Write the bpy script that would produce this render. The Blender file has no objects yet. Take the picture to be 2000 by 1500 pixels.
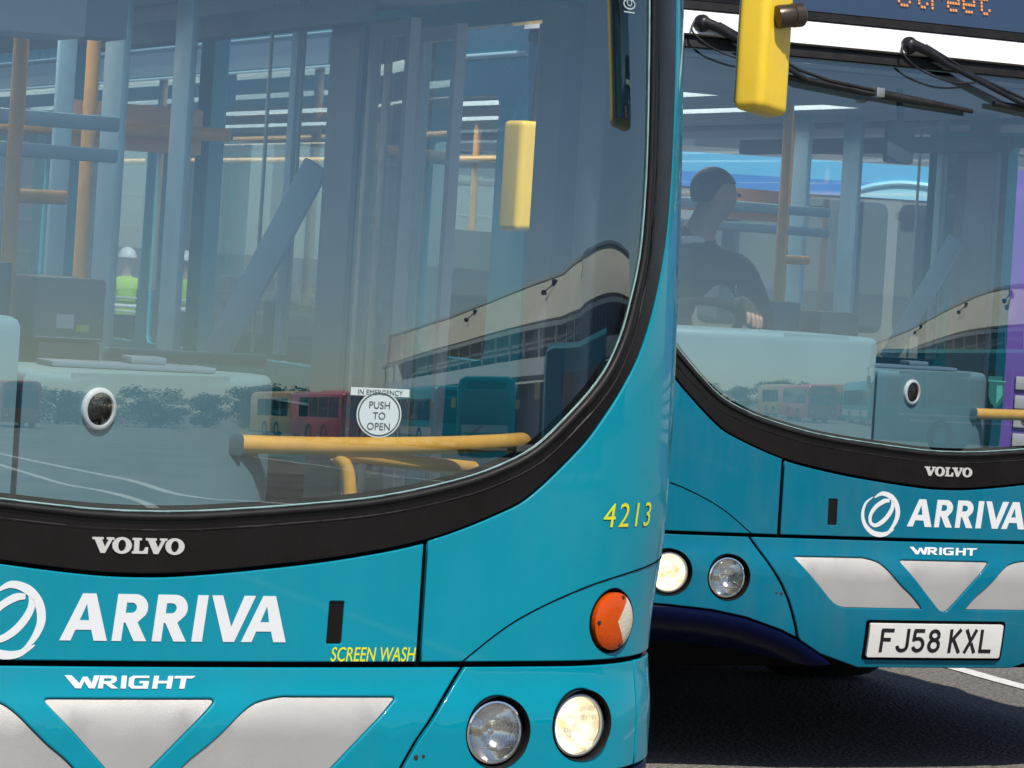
import bpy, bmesh, math, random
from bisect import bisect_right
from mathutils import Vector, Matrix
from mathutils.geometry import delaunay_2d_cdt
random.seed(7)
D = bpy.data
scn = bpy.context.scene
COL = scn.collection
R = math.radians

# ---------------------------------------------------------------- camera
F_PX, ROLL, CAMZ = 6500.0, 0.063, 1.616
cam = D.cameras.new('camera'); cam.sensor_width = 36; cam.lens = 36 * F_PX / 2000
cam.clip_end = 3000; cam.clip_start = .1
cam.shift_x = -0.00706; cam.shift_y = -0.1119
co = D.objects.new('camera', cam); COL.objects.link(co)
co.matrix_world = Matrix.Translation((0, 0, CAMZ)) @ Matrix.Rotation(R(90), 4, 'X') @ Matrix.Rotation(ROLL, 4, 'Z')
scn.camera = co

# ---------------------------------------------------------------- sky and sun
SUN_EL, SUN_AZ = R(55), R(160)          # azimuth clockwise from +Y
w = D.worlds.new('World'); scn.world = w; w.use_nodes = True
nt = w.node_tree; bg = nt.nodes['Background']
sky = nt.nodes.new('ShaderNodeTexSky'); sky.sky_type = 'NISHITA'; sky.sun_disc = False
sky.sun_elevation = SUN_EL; sky.sun_rotation = SUN_AZ; sky.air_density = .75; sky.dust_density = .6; sky.ozone_density = 1.2
nt.links.new(sky.outputs[0], bg.inputs[0]); bg.inputs[1].default_value = 0.115
sl = D.lights.new('sun', 'SUN'); sl.energy = 4.7; sl.angle = R(.53); sl.color = (1, .95, .87)
so = D.objects.new('sun', sl); COL.objects.link(so)
sd = Vector((math.sin(SUN_AZ) * math.cos(SUN_EL), math.cos(SUN_AZ) * math.cos(SUN_EL), math.sin(SUN_EL)))
so.rotation_euler = sd.to_track_quat('Z', 'Y').to_euler(); so.location = (0, -10, 30)
scn.view_settings.view_transform = 'Standard'; scn.view_settings.look = 'None'
scn.view_settings.exposure = 0.0; scn.view_settings.gamma = 1
scn.cycles.max_bounces = 8; scn.cycles.transparent_max_bounces = 24; scn.cycles.glossy_bounces = 4
scn.cycles.caustics_reflective = False; scn.cycles.caustics_refractive = False
scn.cycles.use_denoising = True

# ---------------------------------------------------------------- materials
MATS = {}
def mat(name, col=(.5, .5, .5), rough=.5, metal=0, coat=0, spec=.5, emit=None, es=0, noise=None, bump=None):
    """noise=(scale, amount): colour mottling.  bump=(scale, strength)"""
    if name in MATS: return MATS[name]
    m = D.materials.new(name); m.use_nodes = True; MATS[name] = m
    t = m.node_tree; b = t.nodes['Principled BSDF']
    b.inputs['Base Color'].default_value = (*col, 1); b.inputs['Roughness'].default_value = rough
    b.inputs['Metallic'].default_value = metal; b.inputs['Coat Weight'].default_value = coat
    b.inputs['Coat Roughness'].default_value = .03; b.inputs['Specular IOR Level'].default_value = spec
    if emit: b.inputs['Emission Color'].default_value = (*emit, 1); b.inputs['Emission Strength'].default_value = es
    tc = t.nodes.new('ShaderNodeTexCoord')
    if noise:
        n = t.nodes.new('ShaderNodeTexNoise'); n.inputs['Scale'].default_value = noise[0]; n.inputs['Detail'].default_value = 6
        n.inputs['Roughness'].default_value = .65
        t.links.new(tc.outputs['Object'], n.inputs['Vector'])
        r = t.nodes.new('ShaderNodeMapRange'); r.inputs[1].default_value = .3; r.inputs[2].default_value = .7
        r.inputs[3].default_value = 1 - noise[1]; r.inputs[4].default_value = 1 + noise[1]
        t.links.new(n.outputs['Fac'], r.inputs[0])
        mx = t.nodes.new('ShaderNodeVectorMath'); mx.operation = 'SCALE'; mx.inputs[0].default_value = col
        t.links.new(r.outputs[0], mx.inputs['Scale']); t.links.new(mx.outputs[0], b.inputs['Base Color'])
        r2 = t.nodes.new('ShaderNodeMapRange'); r2.inputs[1].default_value = .3; r2.inputs[2].default_value = .7
        r2.inputs[3].default_value = max(rough - .08, .02); r2.inputs[4].default_value = min(rough + .12, 1)
        t.links.new(n.outputs['Fac'], r2.inputs[0]); t.links.new(r2.outputs[0], b.inputs['Roughness'])
    if bump:
        n = t.nodes.new('ShaderNodeTexNoise'); n.inputs['Scale'].default_value = bump[0]; n.inputs['Detail'].default_value = 4
        t.links.new(tc.outputs['Object'], n.inputs['Vector'])
        bp = t.nodes.new('ShaderNodeBump'); bp.inputs['Strength'].default_value = bump[1]; bp.inputs['Distance'].default_value = .01
        t.links.new(n.outputs['Fac'], bp.inputs['Height']); t.links.new(bp.outputs[0], b.inputs['Normal'])
    return m

def road_film(m, amount, chips=.5):
    """dried rain streaks and dust over a paint, plus a few stone chips"""
    t = m.node_tree; b = t.nodes['Principled BSDF']; src = b.inputs['Base Color'].links[0].from_socket
    tc = t.nodes.new('ShaderNodeTexCoord'); mp = t.nodes.new('ShaderNodeMapping'); mp.inputs['Scale'].default_value = (14, 14, 3.2)
    t.links.new(tc.outputs['Object'], mp.inputs[0])
    n = t.nodes.new('ShaderNodeTexNoise'); n.inputs['Scale'].default_value = 1; n.inputs['Detail'].default_value = 7; n.inputs['Roughness'].default_value = .7
    t.links.new(mp.outputs[0], n.inputs['Vector'])
    n2 = t.nodes.new('ShaderNodeTexNoise'); n2.inputs['Scale'].default_value = 2.2; n2.inputs['Detail'].default_value = 5; t.links.new(tc.outputs['Object'], n2.inputs['Vector'])
    mu = t.nodes.new('ShaderNodeMath'); mu.operation = 'MULTIPLY'; t.links.new(n.outputs['Fac'], mu.inputs[0]); t.links.new(n2.outputs['Fac'], mu.inputs[1])
    r = t.nodes.new('ShaderNodeMapRange'); r.inputs[1].default_value = .2; r.inputs[2].default_value = .42; r.inputs[3].default_value = 0; r.inputs[4].default_value = amount
    t.links.new(mu.outputs[0], r.inputs[0])
    mx = t.nodes.new('ShaderNodeMix'); mx.data_type = 'RGBA'; t.links.new(r.outputs[0], mx.inputs[0]); t.links.new(src, mx.inputs[6]); mx.inputs[7].default_value = (.20, .19, .165, 1)
    v = t.nodes.new('ShaderNodeTexVoronoi'); v.inputs['Scale'].default_value = 34; t.links.new(tc.outputs['Object'], v.inputs['Vector'])
    vr = t.nodes.new('ShaderNodeMapRange'); vr.inputs[1].default_value = .035; vr.inputs[2].default_value = .055; vr.inputs[3].default_value = 1; vr.inputs[4].default_value = 0
    t.links.new(v.outputs['Distance'], vr.inputs[0])
    wn = t.nodes.new('ShaderNodeMath'); wn.operation = 'GREATER_THAN'; wn.inputs[1].default_value = .86
    sx = t.nodes.new('ShaderNodeSeparateColor'); t.links.new(v.outputs['Color'], sx.inputs[0]); t.links.new(sx.outputs[0], wn.inputs[0])
    m3 = t.nodes.new('ShaderNodeMath'); m3.operation = 'MULTIPLY'; t.links.new(vr.outputs[0], m3.inputs[0]); t.links.new(wn.outputs[0], m3.inputs[1])
    m4 = t.nodes.new('ShaderNodeMath'); m4.operation = 'MULTIPLY'; m4.inputs[1].default_value = chips; t.links.new(m3.outputs[0], m4.inputs[0])
    m5 = t.nodes.new('ShaderNodeMix'); m5.data_type = 'RGBA'; t.links.new(m4.outputs[0], m5.inputs[0]); t.links.new(mx.outputs[2], m5.inputs[6]); m5.inputs[7].default_value = (.03, .04, .045, 1)
    t.links.new(m5.outputs[2], b.inputs['Base Color'])

def glass_mat(name, tint, base, haze=.03, hazecol=(.6, .65, .68), ior=1.5, rough=0.0):
    """thin pane: clear straight through, mirror part = base + fresnel, a little dust or pale haze on top"""
    m = D.materials.new(name); m.use_nodes = True; MATS[name] = m
    t = m.node_tree; t.nodes.remove(t.nodes['Principled BSDF']); out = t.nodes['Material Output']
    tr = t.nodes.new('ShaderNodeBsdfTransparent'); tr.inputs[0].default_value = (*tint, 1)
    gl = t.nodes.new('ShaderNodeBsdfGlossy'); gl.inputs['Roughness'].default_value = rough; gl.inputs[0].default_value = (.86, .98, .94, 1)
    fr = t.nodes.new('ShaderNodeFresnel'); fr.inputs[0].default_value = ior
    geo = t.nodes.new('ShaderNodeNewGeometry')
    # the same fresnel from both sides of the pane
    lw = t.nodes.new('ShaderNodeLayerWeight'); lw.inputs[0].default_value = .5
    mp = t.nodes.new('ShaderNodeMath'); mp.operation = 'POWER'; mp.inputs[1].default_value = 3.2
    t.links.new(lw.outputs['Facing'], mp.inputs[0])
    ma = t.nodes.new('ShaderNodeMath'); ma.operation = 'MULTIPLY_ADD'; ma.inputs[1].default_value = 1 - base; ma.inputs[2].default_value = base
    t.links.new(mp.outputs[0], ma.inputs[0])
    mx = t.nodes.new('ShaderNodeMixShader'); t.links.new(ma.outputs[0], mx.inputs[0])
    t.links.new(tr.outputs[0], mx.inputs[1]); t.links.new(gl.outputs[0], mx.inputs[2])
    df = t.nodes.new('ShaderNodeBsdfDiffuse'); df.inputs[0].default_value = (*hazecol, 1)
    tc = t.nodes.new('ShaderNodeTexCoord'); n = t.nodes.new('ShaderNodeTexNoise'); n.inputs['Scale'].default_value = 2.5; n.inputs['Detail'].default_value = 8
    n.inputs['Roughness'].default_value = .7
    t.links.new(tc.outputs['Object'], n.inputs['Vector'])
    mr = t.nodes.new('ShaderNodeMapRange'); mr.inputs[1].default_value = .3; mr.inputs[2].default_value = .75
    mr.inputs[3].default_value = haze * .6; mr.inputs[4].default_value = haze * 1.4
    t.links.new(n.outputs['Fac'], mr.inputs[0])
    m2 = t.nodes.new('ShaderNodeMixShader'); t.links.new(mr.outputs[0], m2.inputs[0])
    t.links.new(mx.outputs[0], m2.inputs[1]); t.links.new(df.outputs[0], m2.inputs[2])
    t.links.new(m2.outputs[0], out.inputs[0])
    return m

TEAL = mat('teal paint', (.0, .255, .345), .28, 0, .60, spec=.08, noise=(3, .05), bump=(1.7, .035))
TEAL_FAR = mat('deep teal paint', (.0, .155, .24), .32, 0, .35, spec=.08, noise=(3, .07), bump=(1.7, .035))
SIDEP = mat('brightened side paint', (.01, .30, .39), .3, 0, .4, spec=.2, noise=(2, .05))  # lighter than the front teal: brightness painted in for the shaded flanks
NAVY = mat('navy paint', (.001, .004, .03), .3, 0, .12, spec=.06, noise=(4, .1))
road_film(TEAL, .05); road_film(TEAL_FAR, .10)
BLACKGLOSS = mat('black screen print', (.007, .005, .0045), .25, 0, 0, spec=.35, noise=(5, .2))
RUBBER = mat('rubber seal', (.010, .009, .009), .5, spec=.3, noise=(20, .3))
DARK = mat('dark gap', (.004, .004, .005), .9, spec=0)
SILVER = mat('silver mesh paint', (.52, .50, .47), .40, .45, noise=(6, .015), bump=(900, .25))
WHITE = mat('white vinyl', (.76, .77, .77), .4)
BADGE = mat('cast badge', (.72, .69, .66), .3, .3)
YELLOWTXT = mat('yellow vinyl', (.72, .74, .02), .5)
YELLOW = mat('yellow housing plastic', (.92, .62, .035), .35, 0, .2, noise=(9, .05))
RAIL = mat('yellow rail coating', (.84, .45, .09), .38, noise=(12, .1))
road_film(YELLOW, .22, .7); road_film(RAIL, .15, .4)
ORANGEPANEL = mat('tan board', (.92, .52, .26), .55, noise=(7, .12))
CHROME = mat('chrome', (.86, .85, .82), .08, 1)
BOWL = mat('reflector', (.86, .84, .80), .10, 1, bump=(38, .16))
AMBER = mat('amber lens', (.60, .07, .001), .15, 0, .25, spec=.3, bump=(160, .15))
CLEARWEDGE = mat('clear wedge lens', (.66, .57, .44), .12, 0, .5, bump=(160, .2))
POSTBLUE = mat('blue grey post', (.23, .43, .58), .4, noise=(5, .12))
POSTDARK = mat('slate post', (.14, .20, .27), .45, noise=(5, .15))
LINING = mat('dark lining', (.035, .05, .07), .7, noise=(4, .2))
CEIL = mat('ceiling lining', (.30, .37, .42), .6, noise=(4, .12))
DASH = mat('dashboard moulding', (.15, .28, .325), .5, noise=(6, .06))
DASHD = mat('dark dashboard', (.06, .12, .15), .5, noise=(6, .1))
LGREY = mat('light grey panel', (.60, .66, .67), .45, noise=(5, .08))
GREYBOX = mat('grey machine', (.20, .20, .20), .5, noise=(8, .1))
FLOOR = mat('bus floor', (.13, .135, .14), .7, noise=(30, .3))
SEAT = mat('seat fabric', (.03, .05, .10), .9, noise=(40, .5))
PAPER = mat('paper', (.75, .74, .70), .7)
YPAPER = mat('yellow label', (.70, .68, .12), .7)
PALEEDGE = mat('glass edge', (.26, .42, .41), .2)
METALDARK = mat('bronze metal', (.10, .075, .06), .3, .7)
WIPER = mat('wiper black', (.012, .012, .013), .4, noise=(30, .3))
BANDWHITE = mat('white roof band', (.86, .85, .82), .35, 0, .3, noise=(5, .04))
PLATE = mat('plate white', (.78, .77, .72), .3, noise=(9, .04))
INK = mat('black ink', (.01, .01, .01), .5)
TYRE = mat('tyre', (.012, .012, .012), .85, noise=(30, .2))
STEEL = mat('steel', (.45, .45, .45), .35, .8)
UNDER = mat('underside', (.008, .008, .009), .9, spec=.1)
LED = mat('orange led', (.3, .1, .02), .5, emit=(1, .38, .10), es=.75)
SKIN = mat('skin', (.42, .24, .17), .5, noise=(20, .1))
HAIR = mat('dark hair', (.012, .010, .009), .6, noise=(60, .4))
JACKET = mat('dark jacket', (.016, .019, .026), .8, noise=(30, .3))
HIVIS = mat('hi-vis fabric', (.42, .72, .02), .8, noise=(14, .1))
TROUSER = mat('dark trousers', (.02, .025, .035), .85, noise=(20, .2))
WINDSCREEN = glass_mat('windscreen glass', (.94, .99, 1.0), .21, .003)
SIDEGLASS = glass_mat('side glass', (.92, .98, .99), .05, .004)
LEAFGLASS = glass_mat('pale hazed door glass', (.78, .94, .97), .10, .16, (.50, .85, .92))  # cyan haze stands in for light reflected by the open door leaf
LEAFGREY = glass_mat('grey door glass', (.84, .90, .90), .10, .14, (.75, .80, .80))  # grey haze, a painted-in reflection as on the other leaf
LENSGLASS = glass_mat('lamp glass', (.95, .95, .93), .10, .02)
MIRROR = mat('mirror glass', (.30, .42, .38), .04, 1)

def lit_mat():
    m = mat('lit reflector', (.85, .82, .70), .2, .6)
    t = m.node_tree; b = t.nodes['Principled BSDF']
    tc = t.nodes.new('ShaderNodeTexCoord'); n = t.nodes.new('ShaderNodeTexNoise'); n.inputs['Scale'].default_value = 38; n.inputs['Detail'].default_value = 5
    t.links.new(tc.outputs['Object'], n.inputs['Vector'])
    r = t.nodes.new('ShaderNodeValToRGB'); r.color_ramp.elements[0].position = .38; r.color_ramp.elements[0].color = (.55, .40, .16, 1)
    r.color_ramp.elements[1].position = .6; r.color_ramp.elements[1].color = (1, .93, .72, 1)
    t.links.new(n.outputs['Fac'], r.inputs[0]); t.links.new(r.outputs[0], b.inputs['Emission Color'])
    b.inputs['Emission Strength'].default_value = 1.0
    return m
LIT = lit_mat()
CABINGLOW = mat('added cabin glow', (.8, .8, .76), .4, emit=(1, .93, .80), es=6.5)  # added glow that brightens the bus interiors

def asphalt():
    m = D.materials.new('asphalt'); m.use_nodes = True; t = m.node_tree; b = t.nodes['Principled BSDF']
    tc = t.nodes.new('ShaderNodeTexCoord')
    n1 = t.nodes.new('ShaderNodeTexNoise'); n1.inputs['Scale'].default_value = 45; n1.inputs['Detail'].default_value = 8; n1.inputs['Roughness'].default_value = .8
    n2 = t.nodes.new('ShaderNodeTexNoise'); n2.inputs['Scale'].default_value = .35; n2.inputs['Detail'].default_value = 5
    v = t.nodes.new('ShaderNodeTexVoronoi'); v.inputs['Scale'].default_value = 60
    for n in (n1, n2, v): t.links.new(tc.outputs['Object'], n.inputs['Vector'])
    r1 = t.nodes.new('ShaderNodeValToRGB'); e = r1.color_ramp.elements
    e[0].position = .36; e[0].color = (.022, .021, .02, 1); e[1].position = .66; e[1].color = (.36, .33, .285, 1)
    t.links.new(n1.outputs['Fac'], r1.inputs[0])
    r2 = t.nodes.new('ShaderNodeMapRange'); r2.inputs[1].default_value = .3; r2.inputs[2].default_value = .7; r2.inputs[3].default_value = .6; r2.inputs[4].default_value = 1.2
    t.links.new(n2.outputs['Fac'], r2.inputs[0])
    mx = t.nodes.new('ShaderNodeVectorMath'); mx.operation = 'SCALE'
    t.links.new(r1.outputs[0], mx.inputs[0]); t.links.new(r2.outputs[0], mx.inputs['Scale']); t.links.new(mx.outputs[0], b.inputs['Base Color'])
    b.inputs['Roughness'].default_value = .85
    bp = t.nodes.new('ShaderNodeBump'); bp.inputs['Strength'].default_value = .6; bp.inputs['Distance'].default_value = .01
    t.links.new(v.outputs[0], bp.inputs['Height']); t.links.new(bp.outputs[0], b.inputs['Normal'])
    return m
ASPHALT = asphalt()

# ---------------------------------------------------------------- object helpers
def link(name, me, m=None, parent=None):
    o = D.objects.new(name, me); COL.objects.link(o)
    if m is not None and me is not None and len(me.materials) == 0:
        for k in (m if isinstance(m, (list, tuple)) else [m]): me.materials.append(k)
    if parent: o.parent = parent
    return o
def tag(o, label=None, cat=None, group=None, kind=None):
    if label: o['label'] = label
    if cat: o['category'] = cat
    if group: o['group'] = group
    if kind: o['kind'] = kind
    return o
def empty(name, loc, rz=0):
    o = D.objects.new(name, None); COL.objects.link(o); o.location = loc; o.rotation_euler = (0, 0, rz); o.empty_display_size = .2
    return o

class MB:
    def __init__(s): s.v = []; s.f = []; s.m = []; s.cm = 0
    def add(s, vs, fs):
        k = len(s.v); s.v += [tuple(v) for v in vs]; s.f += [tuple(k + i for i in f) for f in fs]; s.m += [s.cm] * len(fs); return s
    def box(s, x0, x1, y0, y1, z0, z1, bev=0, rot=None, seg=2):
        bm = bmesh.new(); bmesh.ops.create_cube(bm, size=1)
        for v in bm.verts: v.co = Vector(((v.co.x + .5) * (x1 - x0) + x0, (v.co.y + .5) * (y1 - y0) + y0, (v.co.z + .5) * (z1 - z0) + z0))
        if bev: bmesh.ops.bevel(bm, geom=bm.edges[:], offset=bev, segments=seg, profile=.6, affect='EDGES')
        c = Vector(((x0 + x1) / 2, (y0 + y1) / 2, (z0 + z1) / 2))
        if rot is not None:
            for v in bm.verts: v.co = rot @ (v.co - c) + c
        bm.verts.index_update(); s.add([v.co for v in bm.verts], [[v.index for v in f.verts] for f in bm.faces]); bm.free(); return s
    def bar(s, a, b, wx, wz, up=(0, 0, 1), bev=0):
        a, b = Vector(a), Vector(b); d = (b - a); L = d.length; q = d.to_track_quat('X', 'Z').to_matrix()
        if abs(d.normalized().dot(Vector(up))) > .99: pass
        bm = bmesh.new(); bmesh.ops.create_cube(bm, size=1)
        for v in bm.verts: v.co = Vector((v.co.x * L, v.co.y * wx, v.co.z * wz))
        if bev: bmesh.ops.bevel(bm, geom=bm.edges[:], offset=bev, segments=2, profile=.6, affect='EDGES')
        for v in bm.verts: v.co = q @ v.co + (a + b) / 2
        bm.verts.index_update(); s.add([v.co for v in bm.verts], [[v.index for v in f.verts] for f in bm.faces]); bm.free(); return s
    def tube(s, pts, r, n=10, cap=True, closed=False):
        pts = [Vector(p) for p in pts]; rs = r if isinstance(r, (list, tuple)) else [r] * len(pts)
        N = len(pts); rings = []; prev = None
        for i, p in enumerate(pts):
            if closed: t = pts[(i + 1) % N] - pts[i - 1]
            else: t = pts[min(i + 1, N - 1)] - pts[max(i - 1, 0)]
            t.normalize()
            if prev is None: u = t.orthogonal().normalized()
            else: u = (prev - t * prev.dot(t)); u = u.normalized() if u.length > 1e-6 else t.orthogonal().normalized()
            prev = u; v = t.cross(u)
            rings.append([p + (u * math.cos(2 * math.pi * k / n) + v * math.sin(2 * math.pi * k / n)) * rs[i] for k in range(n)])
        vs = [q for rg in rings for q in rg]; fs = []
        for i in range(N if closed else N - 1):
            a = i * n; b = ((i + 1) % N) * n
            for k in range(n): fs.append((a + k, a + (k + 1) % n, b + (k + 1) % n, b + k))
        if cap and not closed: fs.append(tuple(range(n - 1, -1, -1))); fs.append(tuple(range((N - 1) * n, N * n)))
        return s.add(vs, fs)
    def lathe(s, prof, mtx, n=40):
        """prof: (r, h) rings along local +Z of mtx"""
        vs = []; fs = []
        for r, h in prof:
            for k in range(n):
                a = 2 * math.pi * k / n; vs.append(mtx @ Vector((r * math.cos(a), r * math.sin(a), h)))
        for i in range(len(prof) - 1):
            for k in range(n): fs.append((i * n + k, i * n + (k + 1) % n, (i + 1) * n + (k + 1) % n, (i + 1) * n + k))
        return s.add(vs, fs)
    def mesh(s, name, mats, angle=35, smooth=True):
        me = D.meshes.new(name); me.from_pydata(s.v, [], s.f); me.update()
        for k in (mats if isinstance(mats, (list, tuple)) else [mats]): me.materials.append(k)
        if any(s.m): me.polygons.foreach_set('material_index', s.m)
        bm = bmesh.new(); bm.from_mesh(me); bmesh.ops.recalc_face_normals(bm, faces=bm.faces); bm.to_mesh(me); bm.free()
        if smooth:
            me.shade_smooth(); me.set_sharp_from_angle(angle=R(angle))
        return me
    def build(s, name, mats, parent=None, angle=35):
        return link(name, s.mesh(name, mats, angle), None, parent)

CACHE = {}
def cached(key, fn):
    if key not in CACHE: CACHE[key] = fn()
    return CACHE[key]

# ---------------------------------------------------------------- the bus front as a surface: (a, z) -> point
SEAM = .80; W = 1.335; CA = .056; CR = .38
_tx = [i * (W - CR) / 120 for i in range(121)] + [W - CR + CR * math.sin(i * math.pi / 2 / 240) for i in range(1, 241)]
def _plan(x):
    y = CA * x * x; t = (x - (W - CR)) / CR
    if t > 0: y += CR * (1 - math.sqrt(max(0, 1 - min(t, 1) ** 2)))
    return y
_ty = [_plan(x) for x in _tx]
_ts = [0.0]
for i in range(1, len(_tx)): _ts.append(_ts[-1] + math.hypot(_tx[i] - _tx[i - 1], _ty[i] - _ty[i - 1]))
TS, TY = _ts[-1], _ty[-1]
def sm(t): t = min(max(t, 0), 1); return t * t * (3 - 2 * t)
def pos(a, z):
    sg = 1 if a >= 0 else -1; b = abs(a)
    if b >= TS: x, y = W, TY + b - TS
    else:
        i = min(max(bisect_right(_ts, b) - 1, 0), len(_ts) - 2); t = (b - _ts[i]) / (_ts[i + 1] - _ts[i])
        x = _tx[i] + (_tx[i + 1] - _tx[i]) * t; y = _ty[i] + (_ty[i + 1] - _ty[i]) * t
    x += .028 * sm((z - .8) / .35) * sm((x - .95) / .38)
    zz = z - SEAM - .26
    if zz > 0: y += .055 * zz * zz * (1 - sm((b - 1.45) / .5))
    if z < SEAM:
        k = 1 - sm((b - 1.3) / .5)
        y -= .028 * sm((SEAM - z) / .125) * k
        if z < .60: y += .55 * (.60 - z) ** 2 * k
    return Vector((sg * x, y, z))
def nrm(a, z):
    e = .004
    n = (pos(a + e, z) - pos(a - e, z)).cross(pos(a, z + e) - pos(a, z - e)); return n.normalized()
def y_of(a): return TY + a - TS
def a_of_y(y): return TS + y - TY

def resample(poly, d, closed=True):
    out = []; n = len(poly)
    for i in range(n if closed else n - 1):
        p, q = poly[i], poly[(i + 1) % n]; L = math.hypot(q[0] - p[0], q[1] - p[1]); k = max(1, int(math.ceil(L / d)))
        for j in range(k): t = j / k; out.append((p[0] + (q[0] - p[0]) * t, p[1] + (q[1] - p[1]) * t))
    if not closed: out.append(poly[-1])
    return out
def area(p): return sum(p[i][0] * p[(i + 1) % len(p)][1] - p[(i + 1) % len(p)][0] * p[i][1] for i in range(len(p))) / 2
def ccw(p): return p if area(p) > 0 else p[::-1]
def offset(p, d):
    """move a ccw polygon inward by d"""
    n = len(p); out = []
    for i in range(n):
        a, b, c = p[i - 1], p[i], p[(i + 1) % n]
        e1 = (b[0] - a[0], b[1] - a[1]); e2 = (c[0] - b[0], c[1] - b[1])
        l1 = math.hypot(*e1) or 1; l2 = math.hypot(*e2) or 1
        n1 = (-e1[1] / l1, e1[0] / l1); n2 = (-e2[1] / l2, e2[0] / l2)
        m = (n1[0] + n2[0], n1[1] + n2[1]); q = m[0] ** 2 + m[1] ** 2
        if q < .3: m, q = n2, 2.0
        s = 2 * d / q
        out.append((b[0] + m[0] * s, b[1] + m[1] * s))
    return out
def inside(p, poly):
    c = False; x, y = p; n = len(poly); j = n - 1
    for i in range(n):
        if (poly[i][1] > y) != (poly[j][1] > y) and x < (poly[j][0] - poly[i][0]) * (y - poly[i][1]) / (poly[j][1] - poly[i][1]) + poly[i][0]: c = not c
        j = i
    return c
def roundpoly(pts, r, n=5):
    out = []; N = len(pts)
    for i in range(N):
        a, b, c = (Vector(pts[i - 1]), Vector(pts[i]), Vector(pts[(i + 1) % N])); rr = r[i] if isinstance(r, (list, tuple)) else r
        u = (a - b); v = (c - b); k = min(rr, u.length * .45, v.length * .45); u.normalize(); v.normalize()
        p, q = b + u * k, b + v * k
        for j in range(n + 1):
            t = j / n; out.append(tuple(p * (1 - t) ** 2 + b * 2 * t * (1 - t) + q * t * t))
    return out
def ell(cx, cy, rx, ry, n=48, rot=0):
    return [(cx + rx * math.cos(t) * math.cos(rot) - ry * math.sin(t) * math.sin(rot), cy + rx * math.cos(t) * math.sin(rot) + ry * math.sin(t) * math.cos(rot)) for t in (2 * math.pi * k / n for k in range(n))]
def smoothline(pts, n=6):
    """Catmull-Rom through open points"""
    out = []; P = [Vector(p) for p in pts]
    for i in range(len(P) - 1):
        p0 = P[max(i - 1, 0)]; p1 = P[i]; p2 = P[i + 1]; p3 = P[min(i + 2, len(P) - 1)]
        for j in range(n):
            t = j / n
            out.append(tuple(.5 * ((2 * p1) + (p2 - p0) * t + (2 * p0 - 5 * p1 + 4 * p2 - p3) * t * t + (3 * p1 - p0 - 3 * p2 + p3) * t ** 3)))
    out.append(tuple(P[-1])); return out

def panel_mesh(name, outline, holes=(), off=0.0, thick=.012, grid=.05, bevel=.003, res=.025, fn=pos, fnn=nrm, offfn=None):
    """a sheet with the outline (and holes) given in (a, z), lying on the bus surface, with rounded edge and a skirt"""
    loops = [resample(ccw(outline), res)] + [resample(ccw(h), res)[::-1] for h in holes]
    ins = [offset(l, bevel) if thick else l for l in loops]
    vc = []; ed = []
    for l in ins:
        k = len(vc); vc += [Vector(p) for p in l]; ed += [(k + i, k + (i + 1) % len(l)) for i in range(len(l))]
    xs = [p[0] for p in ins[0]]; zs = [p[1] for p in ins[0]]
    def near(p):
        for l in ins:
            for q in l:
                if abs(q[0] - p[0]) < grid * .45 and abs(q[1] - p[1]) < grid * .45: return True
        return False
    nx = int((max(xs) - min(xs)) / grid) + 1; nz = int((max(zs) - min(zs)) / grid) + 1
    for i in range(nx + 1):
        for j in range(nz + 1):
            p = (min(xs) + (max(xs) - min(xs)) * i / nx, min(zs) + (max(zs) - min(zs)) * j / nz)
            if inside(p, ins[0]) and not any(inside(p, h) for h in ins[1:]) and not near(p): vc.append(Vector(p))
    V, E_, F_, *_r = delaunay_2d_cdt(vc, ed, [], 0, 1e-6)
    tri = []
    for f in F_:
        c = sum((V[i] for i in f), Vector((0, 0))) / len(f)
        if inside(c, ins[0]) and not any(inside(c, h) for h in ins[1:]):
            pts = [V[i] for i in f]
            ar = sum(pts[i].x * pts[(i + 1) % len(pts)].y - pts[(i + 1) % len(pts)].x * pts[i].y for i in range(len(pts)))
            tri.append(tuple(f) if ar > 0 else tuple(f)[::-1])
    of = (lambda p: off + offfn(*p)) if offfn else (lambda p: off)
    vs = []; ns = []
    for p in V:
        n = fnn(p.x, p.y); vs.append(fn(p.x, p.y) + n * of(p)); ns.append(n)
    fs = list(tri)
    if thick:
        for l, li in zip(loops, ins):
            n = len(l); k = len(vs)
            for p, q in zip(li, l):      # inner ring (top), outer ring rounded, then the skirt (own verts)
                nn = fnn(*q); out = (fn(*q) - fn(*p)); out = out.normalized() if out.length > 1e-9 else nn
                A = fn(*p) + nn * of(p); B = fn(*q) + nn * (of(q) - bevel); C = fn(*q) + nn * (of(q) - thick)
                vs += [A, B, B, C]; ns += [nn, (nn + out * 1.2).normalized(), out, out]
            for i in range(n):
                j = (i + 1) % n
                a, b = k + 4 * i, k + 4 * j
                fs.append((a, a + 1, b + 1, b)); fs.append((a + 2, a + 3, b + 3, b + 2))
    me = D.meshes.new(name); me.from_pydata([tuple(v) for v in vs], [], fs); me.update()
    me.shade_smooth(); me.normals_split_custom_set_from_vertices([tuple(n) for n in ns])
    return me

def panel(name, m, parent, outline, key=None, **kw):
    if key: me = cached((key, m.name), lambda: _pm(name, m, outline, kw))
    else: me = _pm(name, m, outline, kw)
    return link(name, me, None, parent)
def _pm(name, m, outline, kw):
    me = panel_mesh(name, outline, **kw); me.materials.append(m); return me
def mirror_x(poly): return [(-p[0], p[1]) for p in poly]

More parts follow.
